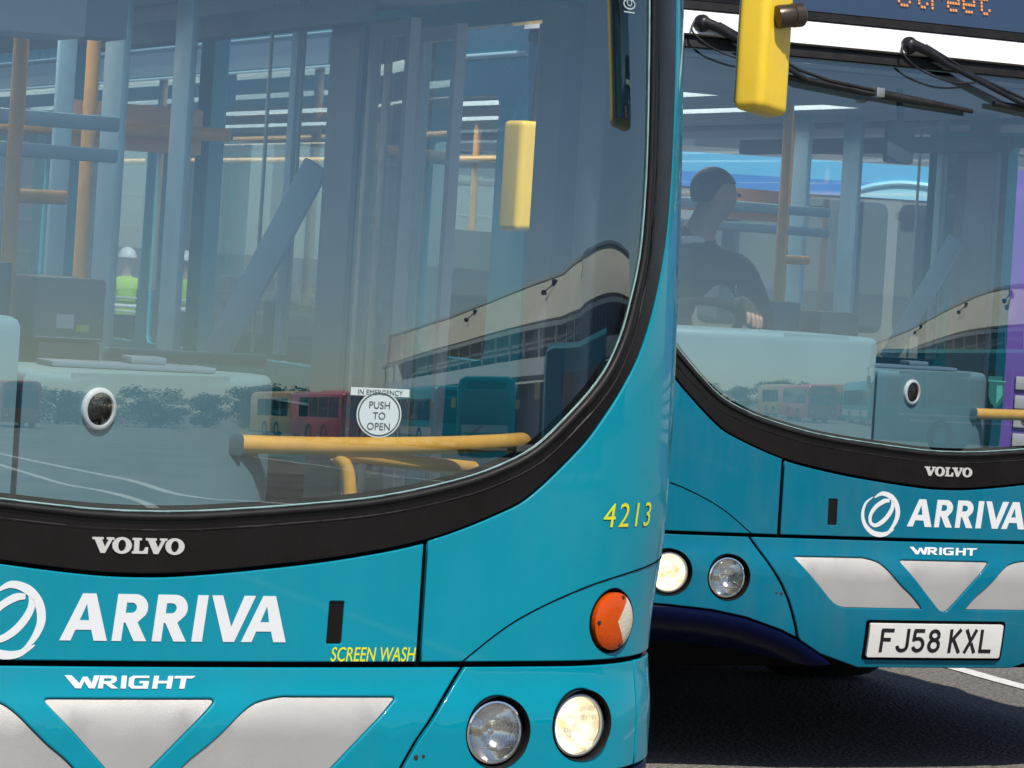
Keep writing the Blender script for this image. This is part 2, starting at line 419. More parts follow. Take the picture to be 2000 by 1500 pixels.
def flatpoly_mesh(name, loops, m, fn, thick=.0015):
    """loops: list of (outline, holes) drawn in 2-D, put on a surface by fn(u, v, height)"""
    mb = MB()
    for outl, holes in loops:
        o_ = ccw(outl); hs = [ccw(h)[::-1] for h in holes]
        vc = []; ed = []
        for l in [o_] + hs:
            k = len(vc); vc += [Vector(p) for p in l]; ed += [(k + i, k + (i + 1) % len(l)) for i in range(len(l))]
        V, _, F_, *_r = delaunay_2d_cdt(vc, ed, [], 0, 1e-6)
        fs = []
        for f in F_:
            c = sum((V[i] for i in f), Vector((0, 0))) / len(f)
            if inside(c, o_) and not any(inside(c, h) for h in hs): fs.append(tuple(f))
        mb.add([fn(p.x, p.y, thick) for p in V], fs)
        for l in [o_] + hs:
            n = len(l); mb.add([fn(p[0], p[1], thick) for p in l] + [fn(p[0], p[1], -.0005) for p in l], [(i, (i + 1) % n, n + (i + 1) % n, n + i) for i in range(n)])
    return mb.mesh(name, m, 30)

def text_loops(body, size, shear=0, bold=0, xs=1, space=1, align='CENTER'):
    c = D.curves.new('lettering', 'FONT'); c.body = body; c.size = size; c.shear = shear; c.offset = bold; c.space_character = space
    c.align_x = align; c.resolution_u = 5
    o = D.objects.new('lettering', c); COL.objects.link(o)
    dg = bpy.context.evaluated_depsgraph_get(); me = D.meshes.new_from_object(o.evaluated_get(dg))
    vs = [(v.co.x * xs, v.co.y) for v in me.vertices]; fs = [tuple(p.vertices) for p in me.polygons]
    D.objects.remove(o); D.curves.remove(c); D.meshes.remove(me)
    return vs, fs
def text_mesh(name, body, size, m, fn, h=.0015, **kw):
    vs, fs = text_loops(body, size, **kw)
    me = D.meshes.new(name); me.from_pydata([tuple(fn(u, v, h)) for u, v in vs], [], fs); me.update(); me.materials.append(m)
    return me
def surf(a0, z0, base=0.0, mir=1):
    return lambda u, v, h: pos(a0 + u, z0 + v) + nrm(a0 + u, z0 + v) * (base + h)

# ---------------------------------------------------------------- outlines on the bus front (metres)
INNER = [(0, 1.098), (.07, 1.0992), (.155, 1.104), (.351, 1.121), (.517, 1.141), (.68, 1.176), (.776, 1.207), (.864, 1.25), (.951, 1.326), (1.026, 1.407), (1.072, 1.488), (1.10, 1.569), (1.124, 1.66), (1.135, 1.76), (1.141, 1.88), (1.142, 2.05), (1.142, 2.2), (1.138, 2.29), (1.11, 2.345), (1.05, 2.368), (.9, 2.37)]
OUTER = [(0, .975), (.06, .9761), (.13, .981), (.249, .993), (.43, 1.016), (.625, 1.054), (.795, 1.115), (.87, 1.157), (.979, 1.255), (1.032, 1.316), (1.081, 1.378), (1.138, 1.46), (1.181, 1.55), (1.219, 1.655), (1.242, 1.75), (1.258, 1.886), (1.268, 2.05), (1.273, 2.22), (1.273, 2.398)]
innerR = smoothline(INNER, 4); outerR = smoothline(OUTER, 4)
INNER_POLY = innerR[:-1] + [(.9, 2.37)] + [(-.9, 2.37)] + mirror_x(innerR[:-1])[::-1][:-1]
OUTER_POLY = outerR + mirror_x(outerR)[::-1][:-1]
DIAG = [(.722, .795), (.667, .723), (.613, .647), (.585, .598), (.565, .55), (.548, .505), (.538, .47)]
BUMPER_EDGE = [(.30, .374), (.448, .418), (.538, .464), (.60, .492), (.735, .533), (.86, .555), (1.01, .567), (1.21, .572), (1.62, .575)]
def outer_z(a):
    for p, q in zip(outerR, outerR[1:]):
        if p[0] <= a <= q[0] and q[0] > p[0]: return p[1] + (q[1] - p[1]) * (a - p[0]) / (q[0] - p[0])
    return outerR[-1][1]
G = .0045                                    # half width of a panel gap
LAMPS = [(.806, .664, False), (1.012, .675, True)]
LAMP_R = .071

def frame_at(a, z, blend=.6):
    n = nrm(a, z); n = (n * blend + Vector((0, -1, 0)) * (1 - blend)).normalized()
    x = Vector((1, 0, 0)); x = (x - n * x.dot(n)).normalized(); y = n.cross(x)
    p = pos(a, z)
    return Matrix(((x.x, y.x, n.x, p.x), (x.y, y.y, n.y, p.y), (x.z, y.z, n.z, p.z), (0, 0, 0, 1)))

def letters_a():
    """ARRIVA in the bold slanted face of the livery, one unit = cap height"""
    sl = .16
    A = ([(-.02, 0), (.42, 1), (.70, 1), (.98, 0), (.70, 0), (.635, .23), (.30, .23), (.21, 0)], [[(.38, .43), (.58, .43), (.515, .78)]])
    def Rr(x):
        o = [(x, 0), (x + .085, 1), (x + .47, 1)] + [(x + .47 + .27 * math.sin(t), .72 + .28 * math.cos(t)) for t in (math.pi * k / 10 for k in range(1, 8))] + [(x + .53, .40), (x + .74, 0), (x + .47, 0), (x + .275, .39), (x + .225, 0)]
        o[-1] = (x + .20, 0); o.insert(-1, (x + .235, .40))
        h = [(x + .265, .60), (x + .282, .82), (x + .40, .82)] + [(x + .40 + .10 * math.sin(t), .71 + .11 * math.cos(t)) for t in (math.pi * k / 6 for k in range(1, 6))] + [(x + .40, .60)]
        return (o, [h])
    I = lambda x: ([(x, 0), (x + .09, 1), (x + .32, 1), (x + .23, 0)], [])
    V = lambda x: ([(x, 1), (x + .24, 1), (x + .46, .32), (x + .72, 1), (x + .97, 1), (x + .54, 0), (x + .30, 0)], [])
    sh = lambda L, d: ([(p[0] + d, p[1]) for p in L[0]], [[(q[0] + d, q[1]) for q in h] for h in L[1]])
    return [A, Rr(1.08), Rr(1.94), I(2.80), V(3.20), sh(A, 3.92)]

def swirl():
    """round emblem: an open ring, a slanted loop and a tail sweep; unit = outer radius"""
    def cres(c1, r1, c2, r2, t0, t1, n=28):
        a = [(c1[0] + r1[0] * math.cos(t), c1[1] + r1[1] * math.sin(t)) for t in (t0 + (t1 - t0) * k / n for k in range(n + 1))]
        b = [(c2[0] + r2[0] * math.cos(t), c2[1] + r2[1] * math.sin(t)) for t in (t0 + (t1 - t0) * k / n for k in range(n + 1))]
        return (a + b[::-1], [])
    def band(pts, ws):
        P = [Vector(p) for p in smoothline(pts, 6)]; n = len(P); L = []; Rr = []
        for i, p in enumerate(P):
            t = (P[min(i + 1, n - 1)] - P[max(i - 1, 0)]).normalized(); q = Vector((-t.y, t.x)); u = i / (n - 1) * (len(ws) - 1); k = min(int(u), len(ws) - 2)
            wd = ws[k] + (ws[k + 1] - ws[k]) * (u - k)
            L.append(tuple(p + q * wd)); Rr.append(tuple(p - q * wd))
        return (L + Rr[::-1], [])
    c = lambda r, d: (r * math.cos(R(d)), r * math.sin(R(d)))
    ring = band([c(.80, 118), c(.90, 90), c(.90, 60), c(.88, 30), c(.86, 0), c(.84, -28), (.52, -.70), (.36, -.80)], [.02, .09, .12, .12, .115, .09, .05, .01])
    loop = band([(.40, .60), (.12, .56), (-.28, .30), (-.52, -.06), (-.50, -.40), (-.22, -.52), (.16, -.30), (.46, .06), (.58, .40), (.48, .72)], [.07, .10, .09, .08, .075, .085, .10, .10, .09, .02])
    left = band([c(.86, 122), c(.92, 150), c(.93, 180), c(.93, 210), c(.92, 240), c(.92, 265), c(.94, 290), c(.98, 318)], [.015, .05, .075, .09, .11, .115, .09, .012])
    return [ring, loop, left]

def letters_volvo():
    def V(x): return ([(x - .10, 1), (x - .10, .86), (x + .04, .86), (x + .44, 0), (x + .72, 0), (x + 1.12, .86), (x + 1.24, .86), (x + 1.24, 1), (x + .78, 1), (x + .78, .86), (x + .90, .86), (x + .70, .38), (x + .48, .86), (x + .58, .86), (x + .58, 1)], [])
    def O(x): return (ell(x, .5, .60, .53, 40), [ell(x, .5, .24, .37, 30)])
    L = lambda x: ([(x, 0), (x, .14), (x + .12, .14), (x + .12, .86), (x, .86), (x, 1), (x + .58, 1), (x + .58, .86), (x + .44, .86), (x + .44, .16), (x + .72, .16), (x + .84, .42), (x + 1.0, .42), (x + .98, 0)], [])
    return [V(0), O(1.74), L(2.36), V(3.28), O(5.02)]

def letters_wright():
    """wide slanted capitals, unit = cap height"""
    s = .10
    def st(x0, x1, y0=0, y1=1): return ([(x0, y0), (x0 + s, y1), (x1 + s, y1), (x1, y0)], [])
    W_ = ([(-.25, 1), (.22, 1), (.74, .38), (.98, .90), (1.28, .90), (1.56, .38), (1.72, 1), (2.10, 1), (1.74, 0), (1.36, 0), (1.06, .55), (.82, 0), (.46, 0)], [])
    Rr = ([(1.95, 0), (2.12, 1), (3.0, 1), (3.22, .90), (3.24, .60), (3.05, .42), (2.86, .38), (3.30, 0), (2.86, 0), (2.45, .36), (2.33, .36), (2.28, 0)], [[(2.36, .56), (2.39, .78), (2.84, .78), (2.90, .68), (2.82, .56)]])
    I_ = st(3.48, 3.82)
    Gg = ([(5.42, .82), (5.46, 1), (4.35, 1), (4.08, .82), (4.00, .20), (4.22, 0), (5.30, 0), (5.42, .58), (4.78, .58), (4.74, .40), (5.02, .40), (4.98, .20), (4.42, .20), (4.36, .30), (4.42, .74), (4.52, .82)], [])
    H_ = ([(5.60, 0), (5.76, 1), (6.10, 1), (6.04, .60), (6.66, .60), (6.74, 1), (7.08, 1), (6.90, 0), (6.56, 0), (6.64, .40), (6.0, .40), (5.94, 0)], [])
    T_ = ([(7.46, 0), (7.60, .80), (7.12, .80), (7.22, 1), (8.62, 1), (8.36, .80), (7.96, .80), (7.80, 0)], [])
    return [W_, Rr, I_, Gg, H_, T_]
def shift(loops, s, cx, sy=None):
    sy = sy or s
    return [([((p[0] - cx) * s, p[1] * sy) for p in o], [[((q[0] - cx) * s, q[1] * sy) for q in h] for h in hs]) for o, hs in loops]

# ---------------------------------------------------------------- the bus
def build_lamp(parent, a, z, lit, mir):
    key = ('lamp', a, lit, mir); a_ = a * mir; M = frame_at(a_, z, .75); r = LAMP_R - .004
    def bucket():
        mb = MB(); mb.lathe([(LAMP_R + .0035, .002), (LAMP_R + .002, -.006), (LAMP_R, -.03), (LAMP_R - .006, -.085), (.02, -.09)], M); return mb.mesh('headlight', RUBBER, 50)
    o = link('headlight', cached(key + ('b',), bucket), None, parent)
    Mt = M @ Matrix.Translation((-.003 * 1, -.002, -.012))
    def bezel():
        mb = MB(); mb.lathe([(r - .001, -.06), (r, -.004), (r - .002, .002), (r - .006, .003), (r - .008, -.002)], Mt); return mb.mesh('bezel', CHROME if not lit else STEEL, 50)
    link('bezel', cached(key + ('z',), bezel), None, o)
    def bowl():
        mb = MB(); pr = [(r - .008 - i * (r - .010) / 12, -.004 - .042 * (1 - ((12 - i) / 12) ** 2)) for i in range(13)]
        mb.lathe(pr, Mt); mb.lathe([(.0, -.014), (.007, -.016), (.010, -.024), (.010, -.046)], Mt, 16)
        return mb.mesh('reflector', LIT if lit else BOWL, 50)
    link('reflector', cached(key + ('r',), bowl), None, o)
    def lens():
        mb = MB(); pr = [(r - .007, -.001), (r * .8, .005), (r * .5, .0095), (r * .2, .0118), (.0005, .012)]
        mb.lathe(pr, Mt)
        return mb.mesh('lens', LENSGLASS, 60)
    link('lens', cached(key + ('l',), lens), None, o)
    def flutes():
        mb = MB()
        for i in range(11):
            u = -.040 + .008 * i
            for (v0, v1) in ((.012, .022), (-.012, -.004)):
                if u * u + v1 * v1 < (r - .014) ** 2: mb.tube([Mt @ Vector((u, v0, .0075)), Mt @ Vector((u, v1, .0075))], .0009, 5)
        mb.tube([Mt @ Vector((x, -.030 - .10 * x * x, .0065)) for x in (-.035, -.02, 0, .02, .035)], .0011, 5)
        return mb.mesh('lens_flutes', LENSGLASS if lit else STEEL, 60)
    link('lens_flutes', cached(key + ('f',), flutes), None, o)
    return o

def build_indicator(parent, mir):
    a, z, r = 1.100, .887, .064
    M = frame_at(a * mir, z, .85); key = ('ind', mir)
    def seat():
        mb = MB(); mb.lathe([(r + .004, .002), (r + .002, -.008), (r - .004, -.03), (.01, -.032)], M); return mb.mesh('indicator', RUBBER, 50)
    o = link('indicator', cached(key + ('s',), seat), None, parent)
    Mt = M @ Matrix.Translation((-.002, 0, .002))
    def disc(name, m, t0, t1, inner=None):
        def mk():
            mb = MB(); n = 26; vs = []; fs = []
            rings = [(r - .004, -.02), (r - .003, .006), (r * .8, .012), (r * .5, .015), (r * .2, .0165), (0.0005, .017)]
            for rr, h in rings:
                for k in range(n + 1):
                    t = t0 + (t1 - t0) * k / n; vs.append(Mt @ Vector((rr * math.cos(t), rr * math.sin(t), h)))
            for i in range(len(rings) - 1):
                for k in range(n): fs.append((i * (n + 1) + k, i * (n + 1) + k + 1, (i + 1) * (n + 1) + k + 1, (i + 1) * (n + 1) + k))
            mb.add(vs, fs); return mb.mesh(name, m, 60)
        return link(name, cached(key + (name,), mk), None, o)
    if mir > 0: disc('amber_lens', AMBER, R(55), R(302)); disc('clear_lens', CLEARWEDGE, R(-58), R(55))
    else: disc('amber_lens', AMBER, R(-122), R(125)); disc('clear_lens', CLEARWEDGE, R(125), R(238))
    for t in (70, 180, 288):
        def screw(t=t):
            mb = MB(); tt = R(t) if mir > 0 else math.pi - R(t)
            mb.lathe([(.0045, .006), (.0045, .0125), (.0005, .013)], Mt @ Matrix.Translation(((r - .011) * math.cos(tt), (r - .011) * math.sin(tt), 0)), 10)
            return mb.mesh('screw', METALDARK, 40)
        link('screw', cached(key + ('sc', t), screw), None, o)

def build_bus(origin, yaw, label, paint, near):
    root = empty('city_bus', origin, yaw); tag(root, label, 'bus', 'teal buses standing side by side')
    P = lambda name, m, outline, key, **kw: panel(name, m, root, outline, key, **kw)
    # dark sub-shell behind the gaps
    shell_out = [(-1.62, .60), (-.75, .56), (-.56, .50), (-.45, .44), (.45, .44), (.56, .50), (.75, .56), (1.62, .60), (1.62, 2.50), (-1.62, 2.50)]
    holes = [offset(ccw(INNER_POLY), .012)] + [ell(s * a, z, .074, .074, 30) for a, z, _ in LAMPS for s in (1, -1)] + [ell(s * 1.10, .887, .066, .066, 30) for s in (1, -1)]
    P('front_frame', DARK, shell_out, 'shell', holes=holes, off=-.0145, thick=0, grid=.09)
    # screen flap with the lettering
    top = [(a, outer_z(abs(a)) - .006) for a in [.617 - i * 1.234 / 40 for i in range(41)]]
    slot = [(.4125, .842), (.4465, .842), (.4475, .928), (.4145, .928)]
    flap = P('front_flap', paint, [(-.617, .806), (.617, .806)] + top, 'flap', holes=[roundpoly(slot, .004), roundpoly(mirror_x(slot), .004)])
    mb_key = ('slot',)
    def mkslot(s):
        mb = MB(); poly = slot if s > 0 else mirror_x(slot)
        return panel_mesh('flap_handle', roundpoly(poly, .004), off=-.006, thick=.006, bevel=.001, grid=.03, res=.01)
    for s in (1, -1):
        me = cached(('slot', s), lambda: mkslot(s))
        if not me.materials: me.materials.append(BLACKGLOSS)
        link('flap_handle', me, None, flap)
    # corner panels
    for s in (1, -1):
        k = [p for p in outerR if p[0] > .629]; oc = [(.629, outer_z(.629) - .003)] + [(p[0] + .003, p[1] - .002) for p in k]
        oc[-1] = (1.277, 2.395)
        poly = [(.629, .806), (1.62, .806), (1.62, 2.395)] + oc[::-1]
        ih = ell(1.10, .887, .068, .068, 40)
        if s < 0: poly, ih = mirror_x(poly), mirror_x(ih)
        cp = P('corner_panel', paint, poly, ('corner', s), holes=[ih], grid=.06)
        cr = [(.716, .801), (.79, .856), (.853, .895), (.944, .936), (1.036, .967), (1.15, .988), (1.30, 1.003), (1.45, 1.01), (1.62, 1.012)]
        def crease():
            mb = MB(); pts = smoothline([(s * a, z) for a, z in cr], 5); mb.tube([pos(*p) + nrm(*p) * .0002 for p in pts], .0016, 6); return mb.mesh('panel_crease', DARK, 60)
        link('panel_crease', cached(('crease', s), crease), None, cp)
        # lamp panel, corner trim, bumper corner
        dg = [(a + .0095, z) for a, z in DIAG]
        bot = [p for p in BUMPER_EDGE if p[0] > .55 and p[0] < 1.2]
        poly = [(.548, .474)] + [(a, z + .004) for a, z in bot] + [(1.211, .576), (1.211, .7945)] + dg[:-1]
        poly = [(.549, .474)] + [(a, z + .004) for a, z in bot] + [(1.211, .576), (1.211, .7945), (.733, .7945)] + dg[1:-1]
        lh = [ell(a, z, LAMP_R + .004, LAMP_R + .004, 48) for a, z, _ in LAMPS]
        if s < 0: poly = mirror_x(poly); lh = [mirror_x(h) for h in lh]
        lp = P('lamp_panel', paint, poly, ('lamppanel', s), holes=lh)
        for a, z, r in ((.617, .616, .0052), (.634, .618, .0035)):
            def dots(a=a, z=z, r=r):
                mb = MB(); mb.lathe([(r, .0), (r, .0012), (.0002, .0016)], frame_at(a * s, z, 1), 12); return mb.mesh('panel_fastener', METALDARK, 40)
            link('panel_fastener', cached(('dots', s, a), dots), None, lp)
        poly = [(1.221, .576), (1.62, .579), (1.62, .7945), (1.221, .7945)]
        P('corner_trim', paint, mirror_x(poly) if s < 0 else poly, ('trim', s))
        be = [p for p in BUMPER_EDGE if p[0] >= .44]
        poly = [(.40, .382), (.47, .37), (.58, .37), (.75, .385), (1.62, .40)] + [(a, z - .002) for a, z in be[::-1]]
        def bump(a, z):
            top_z = .575
            for p, q in zip(BUMPER_EDGE, BUMPER_EDGE[1:]):
                if p[0] <= abs(a) <= q[0]: top_z = p[1] + (q[1] - p[1]) * (abs(a) - p[0]) / (q[0] - p[0])
            t = min(max((top_z - z) / .28, 0), 1)
            return -.004 + .030 * math.sin(min(t * 4, 1) * math.pi / 2) - .42 * t ** 1.5
        def bfn(a, z): return pos(a, z) + nrm(a, z) * bump(a, z)
        def bnr(a, z):
            e = .006; n = (bfn(a + e, z) - bfn(a - e, z)).cross(bfn(a, z + e) - bfn(a, z - e)); return n.normalized()
        P('bumper_corner', NAVY, mirror_x(poly) if s < 0 else poly, ('bumper', s), fn=bfn, fnn=bnr, grid=.03, bevel=.004, thick=.02)
        for a, z, lit in LAMPS: build_lamp(root, a, z, lit, s)
        build_indicator(root, s)
    # lower panel with the three grilles
    half = [(p[0] if p[0] < .5 else .5305, p[1]) for p in BUMPER_EDGE[:2]] + [(.528, .462)] + [(a - .001, z) for a, z in DIAG[::-1]]
    half[-1] = (.7215, .7945); half[3] = (.5375, .474)
    lower = half + mirror_x(half)[::-1]
    V = roundpoly([(-.180, .736), (.180, .736), (.0, .553)], [.018, .018, .03], 6)
    cor = roundpoly([(.36, .7398), (.573, .7385), (.408, .5735), (.14, .5735)], [.001, .012, .035, .001], 6)[6:-6]
    side = smoothline([(.084, .5735), (.125, .6155), (.165, .647), (.197, .676), (.228, .706), (.262, .728), (.312, .7392), (.345, .7398)], 5) + cor
    side = [p for i, p in enumerate(side) if i == 0 or math.hypot(p[0] - side[i - 1][0], p[1] - side[i - 1][1]) > .002]
    gh = [V, side, mirror_x(side)]
    lw = P('lower_panel', paint, lower, 'lower', holes=gh, bevel=.0045)
    for i, g in enumerate(gh):
        P('grille_panel', SILVER, offset(ccw(g), .0012), ('grille', i), off=-.007, thick=.004, bevel=.001)
    # windscreen, its black surround and seals
    sur = offset(ccw(OUTER_POLY), .003)
    P('windscreen_surround', BLACKGLOSS, sur, 'surround', holes=[INNER_POLY], off=.0, bevel=.002, grid=.08)
    def seals():
        mb = MB(); lp = resample(INNER_POLY, .02); mb.tube([pos(*p) + nrm(*p) * .001 for p in offset(ccw(lp), -.010)], .0075, 8, closed=True)
        lp2 = offset(ccw(lp), -.036); mb.tube([pos(*p) + nrm(*p) * -.0015 for p in lp2], .0032, 6, closed=True)
        return mb.mesh('windscreen_seal', RUBBER, 60)
    link('windscreen_seal', cached(('seal',), seals), None, root)
    def gedge():
        mb = MB(); lp = offset(ccw(resample(INNER_POLY, .02)), .001); mb.tube([pos(*p) + nrm(*p) * -.003 for p in lp], .0020, 6, closed=True); return mb.mesh('glass_edge', PALEEDGE, 60)
    ws = P('windscreen', WINDSCREEN, INNER_POLY, 'glass', off=-.004, thick=0, grid=.045)
    link('glass_edge', cached(('gedge',), gedge), None, ws)
    # roof front: white band, dark strip, destination window
    def band(z0, z1, o0, o1, m, name, a1=1.6, n=80):
        def mk():
            mb = MB(); prof = [(z0, -.02), (z0, o0), (z0 + (z1 - z0) * .33, o0 + (o1 - o0) * .22), (z0 + (z1 - z0) * .7, o0 + (o1 - o0) * .62), (z1, o1), (z1, -.02)]; vs = []; fs = []
            for i in range(n + 1):
                a = -a1 + 2 * a1 * i / n
                for z, o_ in prof: vs.append(pos(a, z) + nrm(a, z) * o_)
            q = len(prof)
            for i in range(n):
                for j in range(q - 1): fs.append((i * q + j, (i + 1) * q + j, (i + 1) * q + j + 1, i * q + j + 1))
            mb.add(vs, fs); return mb.mesh(name, m, 40)
        return link(name, cached((name, z0), mk), None, root)
    band(2.372, 2.402, .014, .012, RUBBER, 'header_trim')
    band(2.412, 2.494, .030, .004, BANDWHITE, 'roof_band')
    band(2.497, 2.523, .010, .010, RUBBER, 'display_trim')
    dd = P('destination_display', BLACKGLOSS, [(-1.6, 2.526), (1.6, 2.526), (1.6, 2.84), (-1.6, 2.84)], 'dest', off=.0, holes=[[(-.655, 2.53), (.80, 2.53), (.80, 2.80), (-.655, 2.80)]], grid=.12)
    me = cached(('destglass',), lambda: _pm('display_glass', mat('display glass', (.035, .06, .11), .12, 0, .6), [(-.655, 2.53), (.80, 2.53), (.80, 2.80), (-.655, 2.80)], dict(off=-.012, thick=.004, grid=.1)))
    link('display_glass', me, None, dd)
    if not near:
        def led():
            mb = MB(); F = {'S': ["01110", "10001", "10000", "01110", "00001", "10001", "01110"], 't': ["01000", "01000", "11110", "01000", "01000", "01001", "00110"], 'r': ["00000", "00000", "10110", "11001", "10000", "10000", "10000"], 'e': ["00000", "00000", "01110", "10001", "11111", "10000", "01110"]}
            d = .0105; x = -.225
            for ch in 'Street':
                for r_, row in enumerate(F[ch]):
                    for c_, b in enumerate(row):
                        if b == '1':
                            a, z = x + c_ * d, 2.578 + (6 - r_) * d * 1.15
                            q = [pos(a + u, z + v) + nrm(a, z) * -.0065 for u, v in ((0, 0), (.0078, 0), (.0078, .0085), (0, .0085))]
                            mb.add(q, [(0, 1, 2, 3)])
                x += .0625 + (.006 if ch == 'S' else 0)
            return mb.mesh('display_text', LED, 30, False)
        link('display_text', cached(('led',), led), None, dd)
    # badges and lettering
    link('operator_lettering', cached(('op',), lambda: flatpoly_mesh('operator_lettering', shift(letters_a(), .0955, 2.41, .0915), WHITE, surf(.0845, .8455))), None, flap)
    link('operator_emblem', cached(('em',), lambda: flatpoly_mesh('operator_emblem', shift(swirl(), .0745, 0), WHITE, surf(-.250, .8845))), None, flap)
    link('surround_badge', cached(('vb',), lambda: flatpoly_mesh('surround_badge', shift(letters_volvo(), .0331, 2.76, .0305), BADGE, surf(0, 1.0165), .0035)), None, root)
    link('builder_badge', cached(('wb',), lambda: flatpoly_mesh('builder_badge', shift(letters_wright(), .0303, 4.18, .0245), WHITE, surf(0, .7535), .003)), None, lw)
    if near:
        link('wash_lettering', text_mesh('wash_lettering', 'SCREEN WASH', .0405, YELLOWTXT, surf(.517, .808), shear=.16, xs=.70, bold=.0003), None, flap)
        link('fleet_number', text_mesh('fleet_number', '4213', .073, YELLOWTXT, surf(1.128, 1.086), shear=.10, xs=1.02, bold=.0, space=1.17), None, root)
        def sticker():
            mb = MB(); f = surf(.500, 1.306, -.004)
            fo = lambda p: f(p[0], p[1], .0012)
            c = ell(0, 0, .0505, .047, 40); mb.add([fo(p) for p in c], [tuple(range(len(c)))])
            c = [(-.066, .037), (.066, .037), (.066, .053), (-.066, .053)]; mb.add([f(p[0], p[1], .0014) for p in c], [(0, 1, 2, 3)])
            mb.cm = 1
            o_, i_ = ell(0, 0, .0475, .0442, 48), ell(0, 0, .0445, .0412, 48)
            mb.add([f(p[0], p[1], .0018) for p in o_ + i_], [(k, (k + 1) % 48, 48 + (k + 1) % 48, 48 + k) for k in range(48)])
            for body, sz, dy, xs in (('IN EMERGENCY', .0145, .0395, 1.0), ('PUSH', .0205, .012, 1), ('TO', .0205, -.0095, 1), ('OPEN', .0205, -.031, 1)):
                v, fs = text_loops(body, sz, xs=xs); mb.add([f(p[0], p[1] + dy, .0022) for p in v], fs)
            return mb.mesh('exit_sticker', [STICK, INK2], 30)
        STICK = mat('pale sticker', (.52, .60, .60), .6); INK2 = mat('grey ink', (.07, .10, .10), .6)
        link('exit_sticker', sticker(), None, ws)
        def etch():
            mb = MB(); f = surf(1.075, 2.195, -.004); o_, i_ = ell(0, 0, .018, .012, 24), ell(0, 0, .015, .009, 24)
            mb.add([f(p[0], p[1], .001) for p in o_ + i_], [(k, (k + 1) % 24, 24 + (k + 1) % 24, 24 + k) for k in range(24)])
            o_, i_ = ell(0, .003, .008, .0075, 18), ell(0, .003, .006, .0055, 18)
            mb.add([f(p[0], p[1], .001) for p in o_ + i_], [(k, (k + 1) % 18, 18 + (k + 1) % 18, 18 + k) for k in range(18)])
            for q in (((-.016, -.019), (.016, -.019), (.016, -.0165), (-.016, -.0165)), ((-.003, .012), (.003, .012), (.001, .024), (-.001, .024))): mb.add([f(p[0], p[1], .001) for p in q], [(0, 1, 2, 3)])
            return mb.mesh('glass_mark', mat('etched white', (.45, .52, .52), .6), 30)
        link('glass_mark', etch(), None, ws)
    else:
        def plate():
            return panel_mesh('number_plate', roundpoly([(-.283, .4135), (.238, .4135), (.238, .526), (-.283, .526)], .008), off=.012, thick=.012, bevel=.001, grid=.06)
        me = plate(); me.materials.append(PLATE); pl = link('number_plate', me, None, root)
        w_, h_, t_ = .050, .079, .0125
        def stroke(pts):
            Pp = [Vector(p) for p in pts]; out = []
            for a, b in zip(Pp, Pp[1:]):
                d = (b - a).normalized() * t_ / 2; n_ = Vector((-d.y, d.x)); out.append([a - d * .0 + n_, a - d * .0 - n_, b + d * .0 - n_, b + d * .0 + n_])
            for p in Pp[1:-1]: out.append([p + Vector((math.cos(q), math.sin(q))) * t_ / 2 for q in (2 * math.pi * k / 10 for k in range(10))])
            return out
        m0 = t_ / 2; arcp = lambda cx, cy, rx, ry, d0, d1, n=10: [(cx + rx * math.cos(R(d0 + (d1 - d0) * k / n)), cy + ry * math.sin(R(d0 + (d1 - d0) * k / n))) for k in range(n + 1)]
        T = {'F': [[(m0, 0), (m0, h_ - m0), (w_, h_ - m0)], [(m0, .042), (.040, .042)]],
             'J': [[(w_ - m0, h_), (w_ - m0, .022)] + arcp(.025, .022, .0187, .0158, 0, -180)],
             '5': [[(w_ - .004, h_ - m0), (m0 + .003, h_ - m0), (m0, .042), (.012, .046)] + arcp(.024, .0265, .0197, .0203, 110, -160)],
             '8': [arcp(.025, .058, .0165, .0148, 0, 360, 18), arcp(.025, .0245, .0188, .0183, 0, 360, 18)],
             'K': [[(m0, 0), (m0, h_)], [(w_ - .006, h_), (m0, .036)], [(.018, .044), (w_ - .005, 0)]],
             'X': [[(.005, h_), (w_ - .005, 0)], [(w_ - .005, h_), (.005, 0)]], 'L': [[(m0, h_), (m0, m0), (w_, m0)]]}
        x = -.2405
        for ch in 'FJ58 KXL':
            if ch == ' ': x += .033 - .011; continue
            mb = MB(); f = surf(x, .4315, .012)
            for k, st_ in enumerate(T[ch]):
                for q in stroke(st_): mb.add([f(p.x, p.y, .0008 + .00004 * k) for p in q], [tuple(range(len(q)))])
            link('plate_character', mb.mesh('plate_character', INK, 30, False), None, pl); x += .061
        pr = P('plate_recess', DARK, roundpoly([(-.295, .402), (.252, .402), (.252, .536), (-.295, .536)], .012), 'prec', off=.002, thick=.003, bevel=.0008)
        # crest sticker on the screen
        def crest():
            mb = MB(); f = surf(.178, 1.298, -.004)
            sh = [(-.032, .042), (.032, .042), (.032, -.005), (.022, -.030), (0, -.048), (-.022, -.030), (-.032, -.005)]
            mb.add([f(p[0], p[1], .001) for p in sh], [tuple(range(7))])
            for x in (-.03, -.011, .008): mb.add([f(p[0], p[1], .001) for p in ((x - .006, .046), (x + .014, .046), (x + .014, .06), (x - .006, .06))], [(0, 1, 2, 3)])
            mb.cm = 1; mb.add([f(p[0], p[1], .0016) for p in ((0, .03), (.024, .03), (.024, -.004), (.0, -.034))], [(0, 1, 2, 3)])
            mb.add([f(p[0], p[1], .0016) for p in ((-.036, .0425), (.036, .0425), (.036, .046), (-.036, .046))], [(0, 1, 2, 3)])
            return mb.mesh('crest_sticker', [mat('crest green', (.01, .10, .09), .5), mat('crest teal', (.05, .27, .24), .5)], 30)
        link('crest_sticker', crest(), None, ws)
    # ------------------------------------------------ flanks, roof, rear, floor
    A_ = a_of_y; END = 11.8
